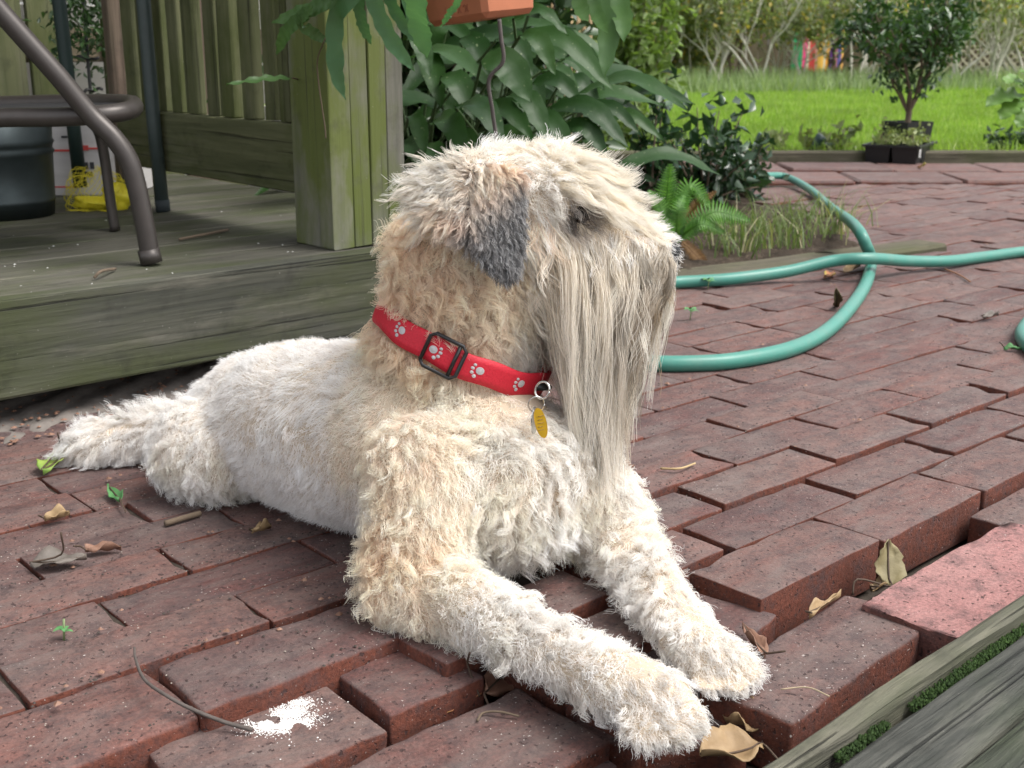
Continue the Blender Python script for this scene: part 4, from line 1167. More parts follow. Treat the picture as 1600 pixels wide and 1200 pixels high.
# ---------------------------------------------------------------- the dog
# chains of (pixel x, pixel y, distance y, outer radius with fur in metres)
DOG = {
 # name: (chain, fur length, flow direction, lift, curl, colour key)
 'chest':   ([(700, 655, 1.285, .098), (765, 728, 1.225, .100), (790, 745, 1.23, .094)], 0.023, (.05, -.35, -1.0), .75, 1.0),
 'neck':    ([(708, 600, 1.285, .097), (715, 500, 1.285, .096), (735, 420, 1.28, .094)], 0.024, (-.15, -.1, -1.0), .7, 1.2),
 'skull':   ([(760, 340, 1.275, .078), (850, 325, 1.265, .070)], .020, (.10, 0, -1.0), .5, .5),
 'muzzle':  ([(900, 385, 1.26, .058), (985, 397, 1.255, .042), (1024, 396, 1.255, .030)], .016, (.3, -.1, -.9), .4, .3),
 'torso':   ([(660, 690, 1.28, .112), (560, 680, 1.36, .112), (470, 660, 1.44, .106), (400, 655, 1.52, .088), (365, 665, 1.55, .072)], .009, (-.55, .3, -.8), .5, .10),
 'thigh':   ([(314, 700, 1.455, .066), (342, 712, 1.430, .060)], 0.016, (-.1, -.2, -1), .85, 1.0),
 'knee':    ([(345, 735, 1.44, .040), (385, 752, 1.43, .024)], .016, (-.1, -.2, -1), .7, .8),
 'tail':    ([(330, 655, 1.60, .036), (225, 680, 1.585, .040), (150, 697, 1.575, .040), (118, 706, 1.57, .030)], 0.024, (-.7, -.1, -.6), .75, .8),
 'shoulder_r': ([(668, 740, 1.165, .070), (655, 850, 1.13, .060), (636, 925, 1.105, .050)], 0.019, (.05, -.2, -1), .7, .9),
 'foreleg_r':  ([(636, 928, 1.10, .045), (720, 942, 1.06, .042), (800, 978, 1.02, .0385), (880, 1030, .975, .0375), (950, 1068, .945, .039)], .023, (.55, -.5, -.65), .45, 1.0),
 'paw_r':      ([(950, 1072, .94, .0400), (1000, 1092, .918, .0425), (1026, 1102, .903, .040)], .018, (.6, -.6, -.5), .40, .8),
 'shoulder_l': ([(870, 730, 1.25, .072), (930, 790, 1.25, .058), (955, 835, 1.235, .050)], 0.018, (.15, -.25, -1), .7, .9),
 'foreleg_l':  ([(955, 838, 1.23, .045), (1000, 890, 1.16, .0405), (1045, 955, 1.09, .0365), (1075, 1000, 1.04, .0370)], .021, (.35, -.6, -.7), .45, 1.0),
 'paw_l':      ([(1080, 1013, 1.03, .0385), (1110, 1042, 1.00, .0405), (1126, 1050, .990, .038)], .017, (.4, -.6, -.5), .40, .8),
 'toes_r':     ([(1015, 1098, .908, .030), (1080, 1122, .880, .0180)], .010, (.6, -.6, -.7), .45, .4),
 'toes_r2':    ([(1015, 1098, .908, .030), (1050, 1150, .866, .0180)], .010, (.5, -.7, -.7), .45, .4),
 'toes_r3':    ([(1005, 1098, .908, .030), (1004, 1156, .866, .0180)], .010, (.3, -.8, -.7), .45, .4),
 'toes_l':     ([(1116, 1044, 1.0, .028), (1172, 1064, .975, .0178)], .010, (.5, -.6, -.7), .45, .4),
 'toes_l2':    ([(1116, 1044, 1.0, .028), (1146, 1092, .958, .0178)], .010, (.4, -.7, -.7), .45, .4),
 'toes_l3':    ([(1108, 1044, 1.0, .028), (1104, 1096, .960, .0178)], .010, (.2, -.8, -.7), .45, .4),
}
segs = []                                                     # a, b, ra, rb, part index
PN = list(DOG)
bm = bmesh.new()
_sp = bmesh.new(); bmesh.ops.create_icosphere(_sp, subdivisions=3, radius=1)
SPH = [v.co.copy() for v in _sp.verts]; _sp.free()
def hull_capsule(A, ra, B, rb):
    b2 = bmesh.new()
    for P_, r_ in ((A, ra), (B, rb)):
        for c in SPH: b2.verts.new(P_ + c * r_)
    h = bmesh.ops.convex_hull(b2, input=b2.verts[:], use_existing_faces=False)
    bmesh.ops.delete(b2, geom=[v for v in b2.verts if not v.link_faces], context='VERTS')
    t = bpy.data.meshes.new('t'); b2.to_mesh(t); b2.free(); bm.from_mesh(t); bpy.data.meshes.remove(t)
for pi, nm in enumerate(PN):
    ch, fl = DOG[nm][0], DOG[nm][1]
    pts = [(U(x, y, d), rr - fl * .45) for x, y, d, rr in ch]
    for (A, ra), (B, rb) in zip(pts, pts[1:]):
        hull_capsule(A, ra, B, rb)
        segs.append((np.array(A), np.array(B), ra, rb, pi))
# toes
for base, dirs in (((1040, 1112, .895), [(-38, 22, 0), (-10, 38, -.012), (22, 26, -.012), (38, 0, 0)]),):
    pass
me = bpy.data.meshes.new('dog_core')
bm.to_mesh(me); bm.free()
tmp = bpy.data.objects.new('dog_tmp', me); COL.objects.link(tmp)
md = tmp.modifiers.new('r', 'REMESH'); md.mode = 'VOXEL'; md.voxel_size = .0055
sm = tmp.modifiers.new('s', 'SMOOTH'); sm.iterations = 5; sm.factor = .5
dg = bpy.context.evaluated_depsgraph_get()
body_me = bpy.data.meshes.new_from_object(tmp.evaluated_get(dg))
bpy.data.objects.remove(tmp)
nv = len(body_me.vertices)
co_ = np.empty(nv * 3); body_me.vertices.foreach_get('co', co_); co_ = co_.reshape(-1, 3)
lo = .004
co_[:, 2] = np.where(co_[:, 2] < lo + .02, lo + .02 * np.exp((co_[:, 2] - lo - .02) / .02), co_[:, 2])   # flattened where it rests on the bricks
body_me.vertices.foreach_set('co', co_.ravel()); body_me.update()
body_me.name = 'dog_body'

def dog_skin():
    b = NB('dog_skin'); v = b.coord(rand=False)
    c = b.mix(b.noise(v, 20, 4), (.42, .33, .24), (.58, .49, .38))
    return b.set(Base_Color=c, Roughness=.9, Specular_IOR_Level=.1)
MSKIN = dog_skin()
dog = link('dog', body_me, MSKIN, None, None, True)
tag(dog, 'cream wheaten coated dog lying on the bricks with its head turned', 'dog')
PM[dog.name] = Matrix.Identity(4)

def hair_mat(name, refl_mul=1.0, rough=.35, trans=.42):
    m = bpy.data.materials.new(name); m.use_nodes = True
    t = m.node_tree; t.nodes.clear()
    out = t.nodes.new('ShaderNodeOutputMaterial')
    at = t.nodes.new('ShaderNodeAttribute'); at.attribute_name = 'col'
    hi = t.nodes.new('ShaderNodeHairInfo')
    at2 = t.nodes.new('ShaderNodeAttribute'); at2.attribute_name = 'tip'
    mx = t.nodes.new('ShaderNodeMix'); mx.data_type = 'RGBA'
    t.links.new(hi.outputs['Intercept'], mx.inputs[0]); t.links.new(at.outputs['Color'], mx.inputs[6]); t.links.new(at2.outputs['Color'], mx.inputs[7])
    df = t.nodes.new('ShaderNodeBsdfDiffuse'); t.links.new(mx.outputs[2], df.inputs['Color'])
    tr = t.nodes.new('ShaderNodeBsdfTranslucent'); t.links.new(mx.outputs[2], tr.inputs['Color'])
    s1_ = t.nodes.new('ShaderNodeMixShader'); s1_.inputs[0].default_value = trans
    t.links.new(df.outputs[0], s1_.inputs[1]); t.links.new(tr.outputs[0], s1_.inputs[2])
    hr = t.nodes.new('ShaderNodeBsdfHair'); hr.component = 'Reflection'
    hr.inputs['Color'].default_value = (1, 1, 1, 1); hr.inputs['RoughnessU'].default_value = rough; hr.inputs['RoughnessV'].default_value = .6
    s2_ = t.nodes.new('ShaderNodeMixShader'); s2_.inputs[0].default_value = .06
    t.links.new(s1_.outputs[0], s2_.inputs[1]); t.links.new(hr.outputs[0], s2_.inputs[2])
    t.links.new(s2_.outputs[0], out.inputs['Surface'])
    return m
MHAIR = hair_mat('dog_hair')

def hair_object(name, P, col, tip, rad0, rad1, parent, label=None):
    """P: (N, K, 3) points of every hair"""
    N, K, _ = P.shape
    hc = bpy.data.hair_curves.new(name)
    hc.add_curves([K] * N)
    hc.attributes['position'].data.foreach_set('vector', P.astype(np.float32).ravel())
    ra = hc.attributes.get('radius') or hc.attributes.new('radius', 'FLOAT', 'POINT')
    tt = np.linspace(0, 1, K)
    rr = (rad0 * (1 - tt ** 1.5) + rad1 * tt ** 1.5)[None] * np.exp(rng.normal(0, .18, (N, 1)))
    ra.data.foreach_set('value', rr.astype(np.float32).ravel())
    for nm_, cc in (('col', col), ('tip', tip)):
        a_ = hc.attributes.new(nm_, 'FLOAT_COLOR', 'CURVE')
        a_.data.foreach_set('color', np.c_[np.clip(cc, .01, .95), np.ones(N)].astype(np.float32).ravel())
    hc.materials.append(MHAIR)
    o = bpy.data.objects.new(name, hc); COL.objects.link(o)
    put(o, parent)
    return o

def sample_mesh(me, n, dens=None):
    me.calc_loop_triangles()
    T = np.empty(len(me.loop_triangles) * 3, int); me.loop_triangles.foreach_get('vertices', T); T = T.reshape(-1, 3)
    Vv = np.empty(len(me.vertices) * 3); me.vertices.foreach_get('co', Vv); Vv = Vv.reshape(-1, 3)
    Nn = np.empty(len(me.vertices) * 3); me.vertex_normals.foreach_get('vector', Nn); Nn = Nn.reshape(-1, 3)
    a, b, c = Vv[T[:, 0]], Vv[T[:, 1]], Vv[T[:, 2]]
    ar = np.linalg.norm(np.cross(b - a, c - a), axis=1)
    if dens is not None: ar = ar * dens((a + b + c) / 3)
    i = rng.choice(len(T), n, p=ar / ar.sum())
    u, v = rng.random(n), rng.random(n); f_ = u + v > 1; u[f_] = 1 - u[f_]; v[f_] = 1 - v[f_]
    P = a[i] + (b - a)[i] * u[:, None] + (c - a)[i] * v[:, None]
    Nv = nrm(Nn[T[i, 0]] * (1 - u - v)[:, None] + Nn[T[i, 1]] * u[:, None] + Nn[T[i, 2]] * v[:, None])
    return P, Nv
def seg_dist(P):
    D = np.empty((len(P), len(segs)))
    for k_, (A, B, ra, rb, pi) in enumerate(segs):
        ab = B - A; t = np.clip((P - A) @ ab / (ab @ ab), 0, 1)
        D[:, k_] = np.linalg.norm(P - A - t[:, None] * ab, axis=1) - (ra + (rb - ra) * t)
    return D
def part_weights(P, soft=.010):
    D = seg_dist(P); D = D - D.min(1, keepdims=True)
    Wt = np.exp(-D / soft); W_ = np.zeros((len(P), len(PN)))
    for k_, sg in enumerate(segs): W_[:, sg[4]] = np.maximum(W_[:, sg[4]], Wt[:, k_])
    return W_ / W_.sum(1, keepdims=True)
FLEN = np.array([DOG[n_][1] for n_ in PN]); FFLOW = nrm(np.array([DOG[n_][2] for n_ in PN], float))
FLIFT = np.array([DOG[n_][3] for n_ in PN]); FCURL = np.array([DOG[n_][4] for n_ in PN])

def guides(P, Nv, L, flow, lift, curl, K, grav=.25, seed=5, freq=9.0):
    """one wavy guide per point"""
    g_ = np.random.default_rng(seed); n = len(P)
    d = nrm(Nv * lift[:, None] + flow * (1 - .35 * lift[:, None]) + g_.normal(0, .22, (n, 3)))
    t1 = nrm(np.cross(d, g_.normal(0, 1, (n, 3)))); t2 = np.cross(d, t1)
    ph = g_.uniform(0, 6.28, n); fr = freq * g_.uniform(.7, 1.3, n)
    out = np.zeros((n, K, 3)); pos = P.copy(); dd = d.copy()
    for i in range(K):
        tt = i / (K - 1)
        wv = (np.sin(ph + fr * tt)[:, None] * t1 + np.cos(ph + fr * tt * .9)[:, None] * t2 - np.sin(ph)[:, None] * t1 - np.cos(ph)[:, None] * t2)
        out[:, i] = pos + wv * (L * .135 * curl * min(1, tt * 1.6))[:, None]
        dd = nrm(dd + np.array([0, 0, -1.]) * grav / K + flow * .35 / K)
        pos = pos + dd * (L / (K - 1))[:, None]
    return out
def follow(P, GP, GI, L, GL, K, clump=.75, jit=.0012, power=1.0, g_=None):
    g_ = g_ or rng
    Gd = GP[GI]                                               # (N,K,3)
    sc_ = (L / GL[GI])[:, None, None]
    tt = (np.linspace(0, 1, K) ** power)[None, :, None]
    rel = P[:, None] - Gd[:, :1]
    out = Gd[:, :1] + (Gd - Gd[:, :1]) * sc_ + rel * (1 - clump * tt)
    n1 = g_.normal(0, 1, (len(P), 1, 3)); n2 = g_.normal(0, 1, (len(P), 1, 3))
    return out + (n1 * tt + n2 * tt * (1 - tt) * 2) * jit
def nearest(P, C):
    kd = KDTree(len(C))
    for i, c in enumerate(C): kd.insert(c, i)
    kd.balance()
    return np.fromiter((kd.find(p)[1] for p in P), int, len(P))

# ---- colours (linear)
CREAM, WHITE, APRI, TAN, GREY, DGREY = map(np.array, [(.94, .85, .76), (.96, .925, .885), (.93, .66, .475), (.66, .43, .26), (.60, .55, .49), (.12, .115, .115)])
def blob(P, c, r): return np.exp(-((np.linalg.norm(P - np.array(c), axis=1) / r) ** 2))
def coat_colour(P):
    x, y = PX(P)
    n = vnoise(P, 26, 3) * .5 + vnoise(P, 60, 4) * .35
    w_ = part_weights(P, .02)
    wi = {n_: w_[:, i] for i, n_ in enumerate(PN)}
    tanw = 1.25 * wi['neck'] * np.clip((900 - x) / 230, 0, 1) + .24 * wi['chest'] + .46 * wi['shoulder_r'] + .28 * wi['shoulder_l'] + .16 * wi['skull'] + .15 * (wi['foreleg_r'] + wi['foreleg_l'])
    tanw = tanw + .55 * blob(P, U(600, 480, 1.28), .07) + .5 * blob(P, U(600, 870, 1.10), .05) + .55 * blob(P, U(385, 705, 1.42), .03) + .25 * blob(P, U(330, 670, 1.42), .05)
    tanw = tanw + .5 * blob(P, U(830, 400, 1.27), .05) + .35 * blob(P, U(640, 560, 1.2), .05) + .4 * blob(P, U(600, 700, 1.2), .06) + .4 * blob(P, U(690, 880, 1.08), .03)
    tanw = np.clip(tanw + n * .42, 0, 1)
    c = CREAM + (WHITE - CREAM) * np.clip(.40 + .5 * wi['torso'] + .12 * wi['paw_r'] + .12 * wi['paw_l'] + .05 * wi['foreleg_l'] + n * .35, 0, 1)[:, None]
    c = c + (APRI - c) * (tanw * .80)[:, None]
    ew = np.clip(1.25 * blob(P, EYE, .0160) + .5 * blob(P, EYE + np.array([-.012, 0, -.004]), .012), 0, 1)
    c = c + (np.array([.075, .05, .035]) - c) * ew[:, None]
    return c
def coat(name, n, glist, clumpd, K, lenmul=1.0, dens=None, clump=.72, jit=.0011, rad=(.00026, .00009), seed=9, freq=9.0, parent=None, liftmul=1.0):
    P, Nv = sample_mesh(body_me, n, dens)
    C, Cn = sample_mesh(body_me, glist, dens)
    wC = part_weights(C)
    Lc = (wC @ FLEN) * lenmul * np.exp(np.random.default_rng(seed).normal(0, .16, len(C)))
    fl = nrm(wC @ FFLOW); fl = fl - Cn * np.clip((fl * Cn).sum(1, keepdims=True), -1, .0)
    sw = np.stack([vnoise(C, 48, seed + 1), vnoise(C, 48, seed + 2), vnoise(C, 48, seed + 3)], 1)
    fl = nrm(fl + sw * .75)
    GP = guides(C, Cn, Lc, fl, (wC @ FLIFT) * liftmul, wC @ FCURL, K, seed=seed, freq=freq)
    gi = nearest(P, C)
    L = Lc[gi] * rng.uniform(.72, 1.12, n)
    tw_ = wC[:, PN.index('torso')][gi][:, None, None]
    H = follow(P, GP, gi, L, Lc, K, clump * (1 - .75 * tw_), jit)
    H[:, :, 2] = np.maximum(H[:, :, 2], .0025)
    q_ = H - CC; hh = q_ @ CN; rr_ = np.linalg.norm(q_ - hh[..., None] * CN, axis=-1)
    ok = ~((hh > -.0135) & (hh < .0065) & (rr_ > CR - .006) & (rr_ < CR + .05)).any(1)
    P, H, gi = P[ok], H[ok], gi[ok]; n = len(P)
    col = coat_colour(P); cv = np.exp(np.random.default_rng(seed).normal(0, .10, len(C)))[gi] * np.exp(rng.normal(0, .07, n))
    root = col * .90 * cv[:, None]
    tip = np.clip(col * 1.08 + .02, 0, .9) * cv[:, None]
    return hair_object(name, H, root, tip, rad[0], rad[1], parent or dog)
def body_dens(C):
    w_ = part_weights(C, .01)
    d = np.ones(len(C))
    d -= .55 * w_[:, PN.index('muzzle')]
    x, y = PX(C)
    d[C[:, 2] < .0055] = .15
    d *= np.where(collar_mask(C), .03, 1)
    d *= 1 - .55 * blob(C, EYE, .008)
    return np.clip(d, .1, 1)
from mathutils.bvhtree import BVHTree
BODY_BVH = BVHTree.FromPolygons([v.co.copy() for v in body_me.vertices], [tuple(f.vertices) for f in body_me.polygons])
def surf(px, py):
    h = BODY_BVH.ray_cast(Vector((0, 0, CAM_H)), ray(px, py).normalized())
    return h[0], h[1]
EYE = np.array(surf(906, 336)[0])
# collar ring
CC = np.array(U(724, 534, 1.285)); CN = nrm(np.array([.42, 0.02, .9])); CR = .0985
CX = nrm(np.cross(CN, [0, 1, 0])) * -1; CY = np.cross(CN, CX)
if CX[0] < 0: CX = -CX; CY = np.cross(CN, CX)
def collar_mask(P):
    q = P - CC; h = q @ CN
    return (h > -.012) & (h < .013) & (np.linalg.norm(q - h[:, None] * CN, axis=1) < .13)
coat('undercoat', 210000, 40000, 0, 5, .62, body_dens, .20, .0022, (.00021, .00010), 21, parent=dog, liftmul=.62)
coat('body_fur', 190000, 11000, 0, 9, 1.12, body_dens, .60, .0015, (.00019, .00008), 9, 9.0, parent=dog, liftmul=.68)
# ---------------------------------------------------------------- head: nose, eye, ear, beard, fringe
MBLACK = plain('nose_black', (.008, .008, .009), .45, var=.2, scale=200, bump=.4, spec=.3)
MEYE = plain('eye_dark', (.012, .008, .006), .12, var=.1, spec=.5)
def ellipsoid(name, c, r, mat, parent, axes=None, sub=3, fn=None):
    b2 = bmesh.new(); bmesh.ops.create_icosphere(b2, subdivisions=sub, radius=1)
    for v in b2.verts:
        p = Vector(v.co)
        if fn: p = fn(p)
        p = Vector((p.x * r[0], p.y * r[1], p.z * r[2]))
        v.co = Vector(c) + (axes @ p if axes is not None else p)
    m_ = bpy.data.meshes.new(name); b2.to_mesh(m_); b2.free()
    return link(name, m_, mat, parent, None, True)
def nose_fn(p):
    k = 1 - .25 * max(0, -p.z); q = Vector((p.x, p.y * k, p.z))
    for sy in (-.45, .45):                                     # nostrils
        d_ = (Vector((.9, sy, -.15)) - p).length
        if d_ < .38: q.x -= (.38 - d_) * .9
    return q
ellipsoid('nose', U(1043, 398, 1.255), (.014, .018, .0165), MBLACK, dog, sub=4, fn=nose_fn)
sc_, sn = surf(906, 336)
ellipsoid('eye', Vector(EYE) + Vector((0, .005, 0)), (.0100, .0100, .0100), MEYE, dog)

# ---- ear: a folded flap with depth
EO = [(664, 292), (690, 268), (735, 256), (785, 258), (812, 276), (814, 330), (812, 392), (800, 433), (780, 427), (742, 390), (706, 350), (676, 322)]
def eary(x, y): return 1.190 - .018 * np.clip((y - 270) / 150, 0, 1) - .006 * np.sin(np.clip((x - 660) / 150, 0, 1) * math.pi) + .006 * np.clip((700 - x) / 40, 0, 1)
def ear_mesh():
    cx = sum(p[0] for p in EO) / len(EO); cy = sum(p[1] for p in EO) / len(EO)
    rings = [1.0, .75, .5, .25]
    n = len(EO) * 3
    ol = catmull([(x, y, 0) for x, y in EO + EO[:1]], 3)[:-1]
    V, F = [], []
    for side in (0, 1):
        for k_ in rings:
            for q in ol:
                x = cx + (q[0] - cx) * k_; y = cy + (q[1] - cy) * k_
                th = .0045 * math.sqrt(max(0, 1 - k_ ** 4)) + .001
                V.append(U(x, y, float(eary(x, y)) + (th if side else -th)))
        V.append(U(cx, cy, float(eary(cx, cy)) + (.0055 if side else -.0055)))
    m_ = len(ol); per = m_ * len(rings) + 1
    for side in (0, 1):
        o_ = side * per
        for k_ in range(len(rings) - 1):
            for j in range(m_):
                q = (o_ + k_ * m_ + j, o_ + k_ * m_ + (j + 1) % m_, o_ + (k_ + 1) * m_ + (j + 1) % m_, o_ + (k_ + 1) * m_ + j)
                F.append(q if side else q[::-1])
        for j in range(m_):
            q = (o_ + (len(rings) - 1) * m_ + j, o_ + (len(rings) - 1) * m_ + (j + 1) % m_, o_ + per - 1)
            F.append(q if side else q[::-1])
    for j in range(m_):
        q = (j, (j + 1) % m_, per + (j + 1) % m_, per + j)
        F.append(q)
    return pyd('ear_flap', V, F)
ear_me = ear_mesh()
ear = link('ear', ear_me, plain('ear_skin', (.16, .13, .11), .9), dog, None, True)
ear['label'] = 'folded grey tipped ear with a cream fringe'
PM[ear.name] = Matrix.Identity(4)
# the far ear, on the other side of the skull
far = ear_me.copy()
yy = float(np.array(U(800, 340, 1.27))[1])
far.transform(Matrix.Translation((0, 2 * yy, 0)) @ Matrix.Scale(-1, 4, Vector((0, 1, 0))))
far.flip_normals()
link('ear', far, None, dog, None, True)

def simple_hair(name, me_, n, ng, Lfn, flowfn, liftv, curlv, colfn, K, clump, jit, rad, seed, parent, freq=8, grav=.2, dens=None, keep=None):
    P, Nv = sample_mesh(me_, n, dens); C, Cn = sample_mesh(me_, ng, dens)
    if keep is not None:
        k_ = keep(P, Nv); P, Nv = P[k_], Nv[k_]; k_ = keep(C, Cn); C, Cn = C[k_], Cn[k_]
    g_ = np.random.default_rng(seed)
    Lc = Lfn(C) * np.exp(g_.normal(0, .2, len(C)))
    fl = flowfn(C, Cn); fl = nrm(fl - Cn * np.clip((fl * Cn).sum(1, keepdims=True), -1, 0) * .9)
    GP = guides(C, Cn, Lc, fl, np.full(len(C), liftv), np.full(len(C), curlv), K, grav, seed, freq)
    gi = nearest(P, C); L = Lc[gi] * rng.uniform(.7, 1.1, len(P))
    H = follow(P, GP, gi, L, Lc, K, clump, jit)
    col, tip = colfn(P)
    cv = np.exp(g_.normal(0, .16, len(C)))[gi][:, None] * np.exp(rng.normal(0, .12, (len(P), 1)))
    return hair_object(name, H, col * cv, np.clip(tip * cv, 0, .92), rad[0], rad[1], parent)
def ear_grey(P):
    x, y = PX(P)
    g = 1 / (1 + np.exp(-((x - 745) * .75 + (y - 338) * .8) / 13))
    g = np.maximum(g, 1 / (1 + np.exp(-((x - 783) + (y - 300) * .25) / 9)))
    return np.clip(g, 0, 1) * np.clip((y - 262) / 40, 0, 1), x, y
def ear_col(P):
    g, x, y = ear_grey(P)
    n = vnoise(P, 90, 31)
    base = CREAM * .9 + (APRI * .9 - CREAM * .9) * np.clip(.22 + .45 * n + .05 * np.clip((x - 690) / 60, 0, 1), 0, 1)[:, None]
    gc = np.array([.20, .195, .195]) * (1 + .5 * n)[:, None]
    wh = (rng.random(len(P)) < .22)[:, None] * np.array([.50, .50, .51])
    gc = np.maximum(gc, wh)
    c = base + (gc - base) * g[:, None]
    return c * .9, np.clip(c * 1.12, 0, .9)
def ear_len(P):
    g, x, y = ear_grey(P)
    fr = np.clip((735 - x) / 60, 0, 1)
    return .011 + .006 * (1 - g) + .015 * fr
def ear_flow(P, Nn_):
    g, x, y = ear_grey(P)
    ang_x = np.where(x < 735, -1.0, .15); dz = np.where(x < 735, (300 - y) / 90.0 - .15, -1.0)
    f = np.stack([ang_x * np.clip((760 - x) / 60, .12, 1), np.zeros(len(P)) - .1, dz], 1)
    f[x >= 735] = np.stack([np.full((x >= 735).sum(), .18), np.full((x >= 735).sum(), -.05), np.full((x >= 735).sum(), -1.0)], 1)
    return nrm(f)
simple_hair('ear_fur', ear_me, 26000, 2600, ear_len, ear_flow, .38, .7, ear_col, 6, .55, .0009, (.00026, .00008), 41, ear)

# ---- beard and cheeks: long straight hair hanging from muzzle and chin
SPX = 1.255 / FPX / CP
def beard_keep(P, Nv):
    x, y = PX(P)
    poly = [(832, 430), (846, 372), (890, 356), (930, 345), (985, 340), (1028, 358), (1060, 385), (1064, 430), (1000, 480), (900, 500), (845, 480)]
    return np.array([inpoly(a_, b_, poly) for a_, b_ in zip(x, y)]) & (np.linalg.norm(P - EYE, axis=1) > .022)
def beard(name, n, ng, seed, rad, K=16, lmul=1.0, out=1.0):
    g_ = np.random.default_rng(seed)
    def grab(m_):
        P, Nv = sample_mesh(body_me, m_ * 14)
        k_ = beard_keep(P, Nv); return P[k_][:m_], Nv[k_][:m_]
    P, Nv = grab(n); C, Cn = grab(ng)
    x, y = PX(C)
    u = np.clip((x - 838) / 215, 0, 1)
    # where the tip hangs, in photo pixels
    ty = np.interp(u, [0, .15, .35, .55, .75, .9, 1.0], [640, 700, 725, 735, 668, 590, 530]) + g_.normal(0, 38, len(C)) - (430 - y) * .35
    tx = np.interp(u, [0, .15, .35, .55, .75, .9, 1.0], [898, 914, 938, 956, 978, 1006, 1038]) + g_.normal(0, 9, len(C))
    short = g_.random(len(C)) < .45
    ty = np.where(short, y + (ty - y) * g_.uniform(.45, .85, len(C)), ty); tx = np.where(short, x + (tx - x) * .75, tx)
    D = np.stack([(tx - x) * SPX, np.zeros(len(C)), -(ty - y) * SPX / 1.0], 1) * lmul
    t = np.linspace(0, 1, K)[None, :, None]
    side = np.where(Cn[:, 1] > .35, 1.0, -1.0)                  # hair of the far cheek hangs on the far side
    o_ = np.stack([Cn[:, 0] * .003 - .002, side * (.012 + .020 * g_.random(len(C))), Cn[:, 2] * .008], 1) * out
    prof = np.minimum(t * 1.25, 1) ** .8
    sweep = np.zeros((len(C), 1, 3)); sweep[:, 0, 0] = np.clip((440 - y) / 90, 0, 1.2) * g_.uniform(.004, .026, len(C)) * np.clip(1.25 - u * 1.25, 0, 1)
    GP = C[:, None] + D[:, None] * np.concatenate([t * .25 + .75 * t ** 1.25, t, .55 * t + .45 * t ** 1.7], 2) + o_[:, None] * prof + sweep * np.sin(np.minimum(t * 1.35, 1) * math.pi)
    a_ = g_.uniform(0, 6.28, (len(C), 1, 1)); fr = g_.uniform(5, 10, (len(C), 1, 1)); am = g_.uniform(.003, .012, (len(C), 1, 1))
    wd = nrm(g_.normal(0, 1, (len(C), 3)) * np.array([1, .8, .25]))[:, None]
    GP = GP + wd * am * (np.sin(a_ + fr * t) - np.sin(a_)) * np.minimum(t * 1.5, 1)
    gi = nearest(P, C)
    Lc = np.ones(len(C)); L = rng.uniform(.72, 1.04, len(P))
    H = follow(P, GP, gi, L, Lc, K, .70, .0022)
    px_, py_ = PX(P)
    uu = np.clip((px_ - 838) / 215, 0, 1)
    gv = np.random.default_rng(seed + 1)
    tone = gv.random(len(C))[gi]
    root = np.array([.86, .78, .66]) + (np.array([.70, .64, .55]) - np.array([.86, .78, .66])) * np.clip(uu * .6, 0, 1)[:, None]
    tipc = np.array([.78, .73, .66]) + (np.array([.34, .245, .145]) - np.array([.78, .73, .66])) * np.clip((uu - .50) * 2.3, 0, 1)[:, None]
    dark = (tone < .26)[:, None]; tipc = np.where(dark, tipc * .5, tipc); root = np.where(dark, root * .72, root)
    light = (tone > .72)[:, None]; tipc = np.where(light, np.array([.90, .85, .76]), tipc)
    cv = np.exp(rng.normal(0, .10, (len(P), 1)))
    return hair_object(name, H, root * cv, np.clip(tipc * cv, 0, .92), rad[0], rad[1], dog)
beard('beard', 19000, 620, 61, (.00024, .00009), K=20)
beard('beard_strands', 1200, 300, 67, (.00030, .00010), lmul=1.06, out=1.3)

def cheek_keep(P, Nv):
    x, y = PX(P)
    poly = [(806, 330), (838, 320), (868, 352), (866, 480), (838, 505), (806, 470)]
    return np.array([inpoly(a_, b_, poly) for a_, b_ in zip(x, y)]) & (np.linalg.norm(P - EYE, axis=1) > .02)
def cheek_col(P):
    n = vnoise(P, 50, 88)[:, None]
    c = CREAM * .97 + (APRI - CREAM) * np.clip(.22 + .35 * n, 0, 1)
    return c * .9, np.clip(c * 1.03, 0, .92)
simple_hair('cheek_fur', body_me, 90000, 9000, lambda C: np.interp(PX(C)[0], [806, 866], [.026, .070]), lambda C, N: nrm(np.stack([np.full(len(C), .22), np.full(len(C), -.12), np.full(len(C), -1.0)], 1)),
            .30, .8, cheek_col, 10, .62, .0016, (.00022, .00008), 83, dog, 7, .4, None, cheek_keep)

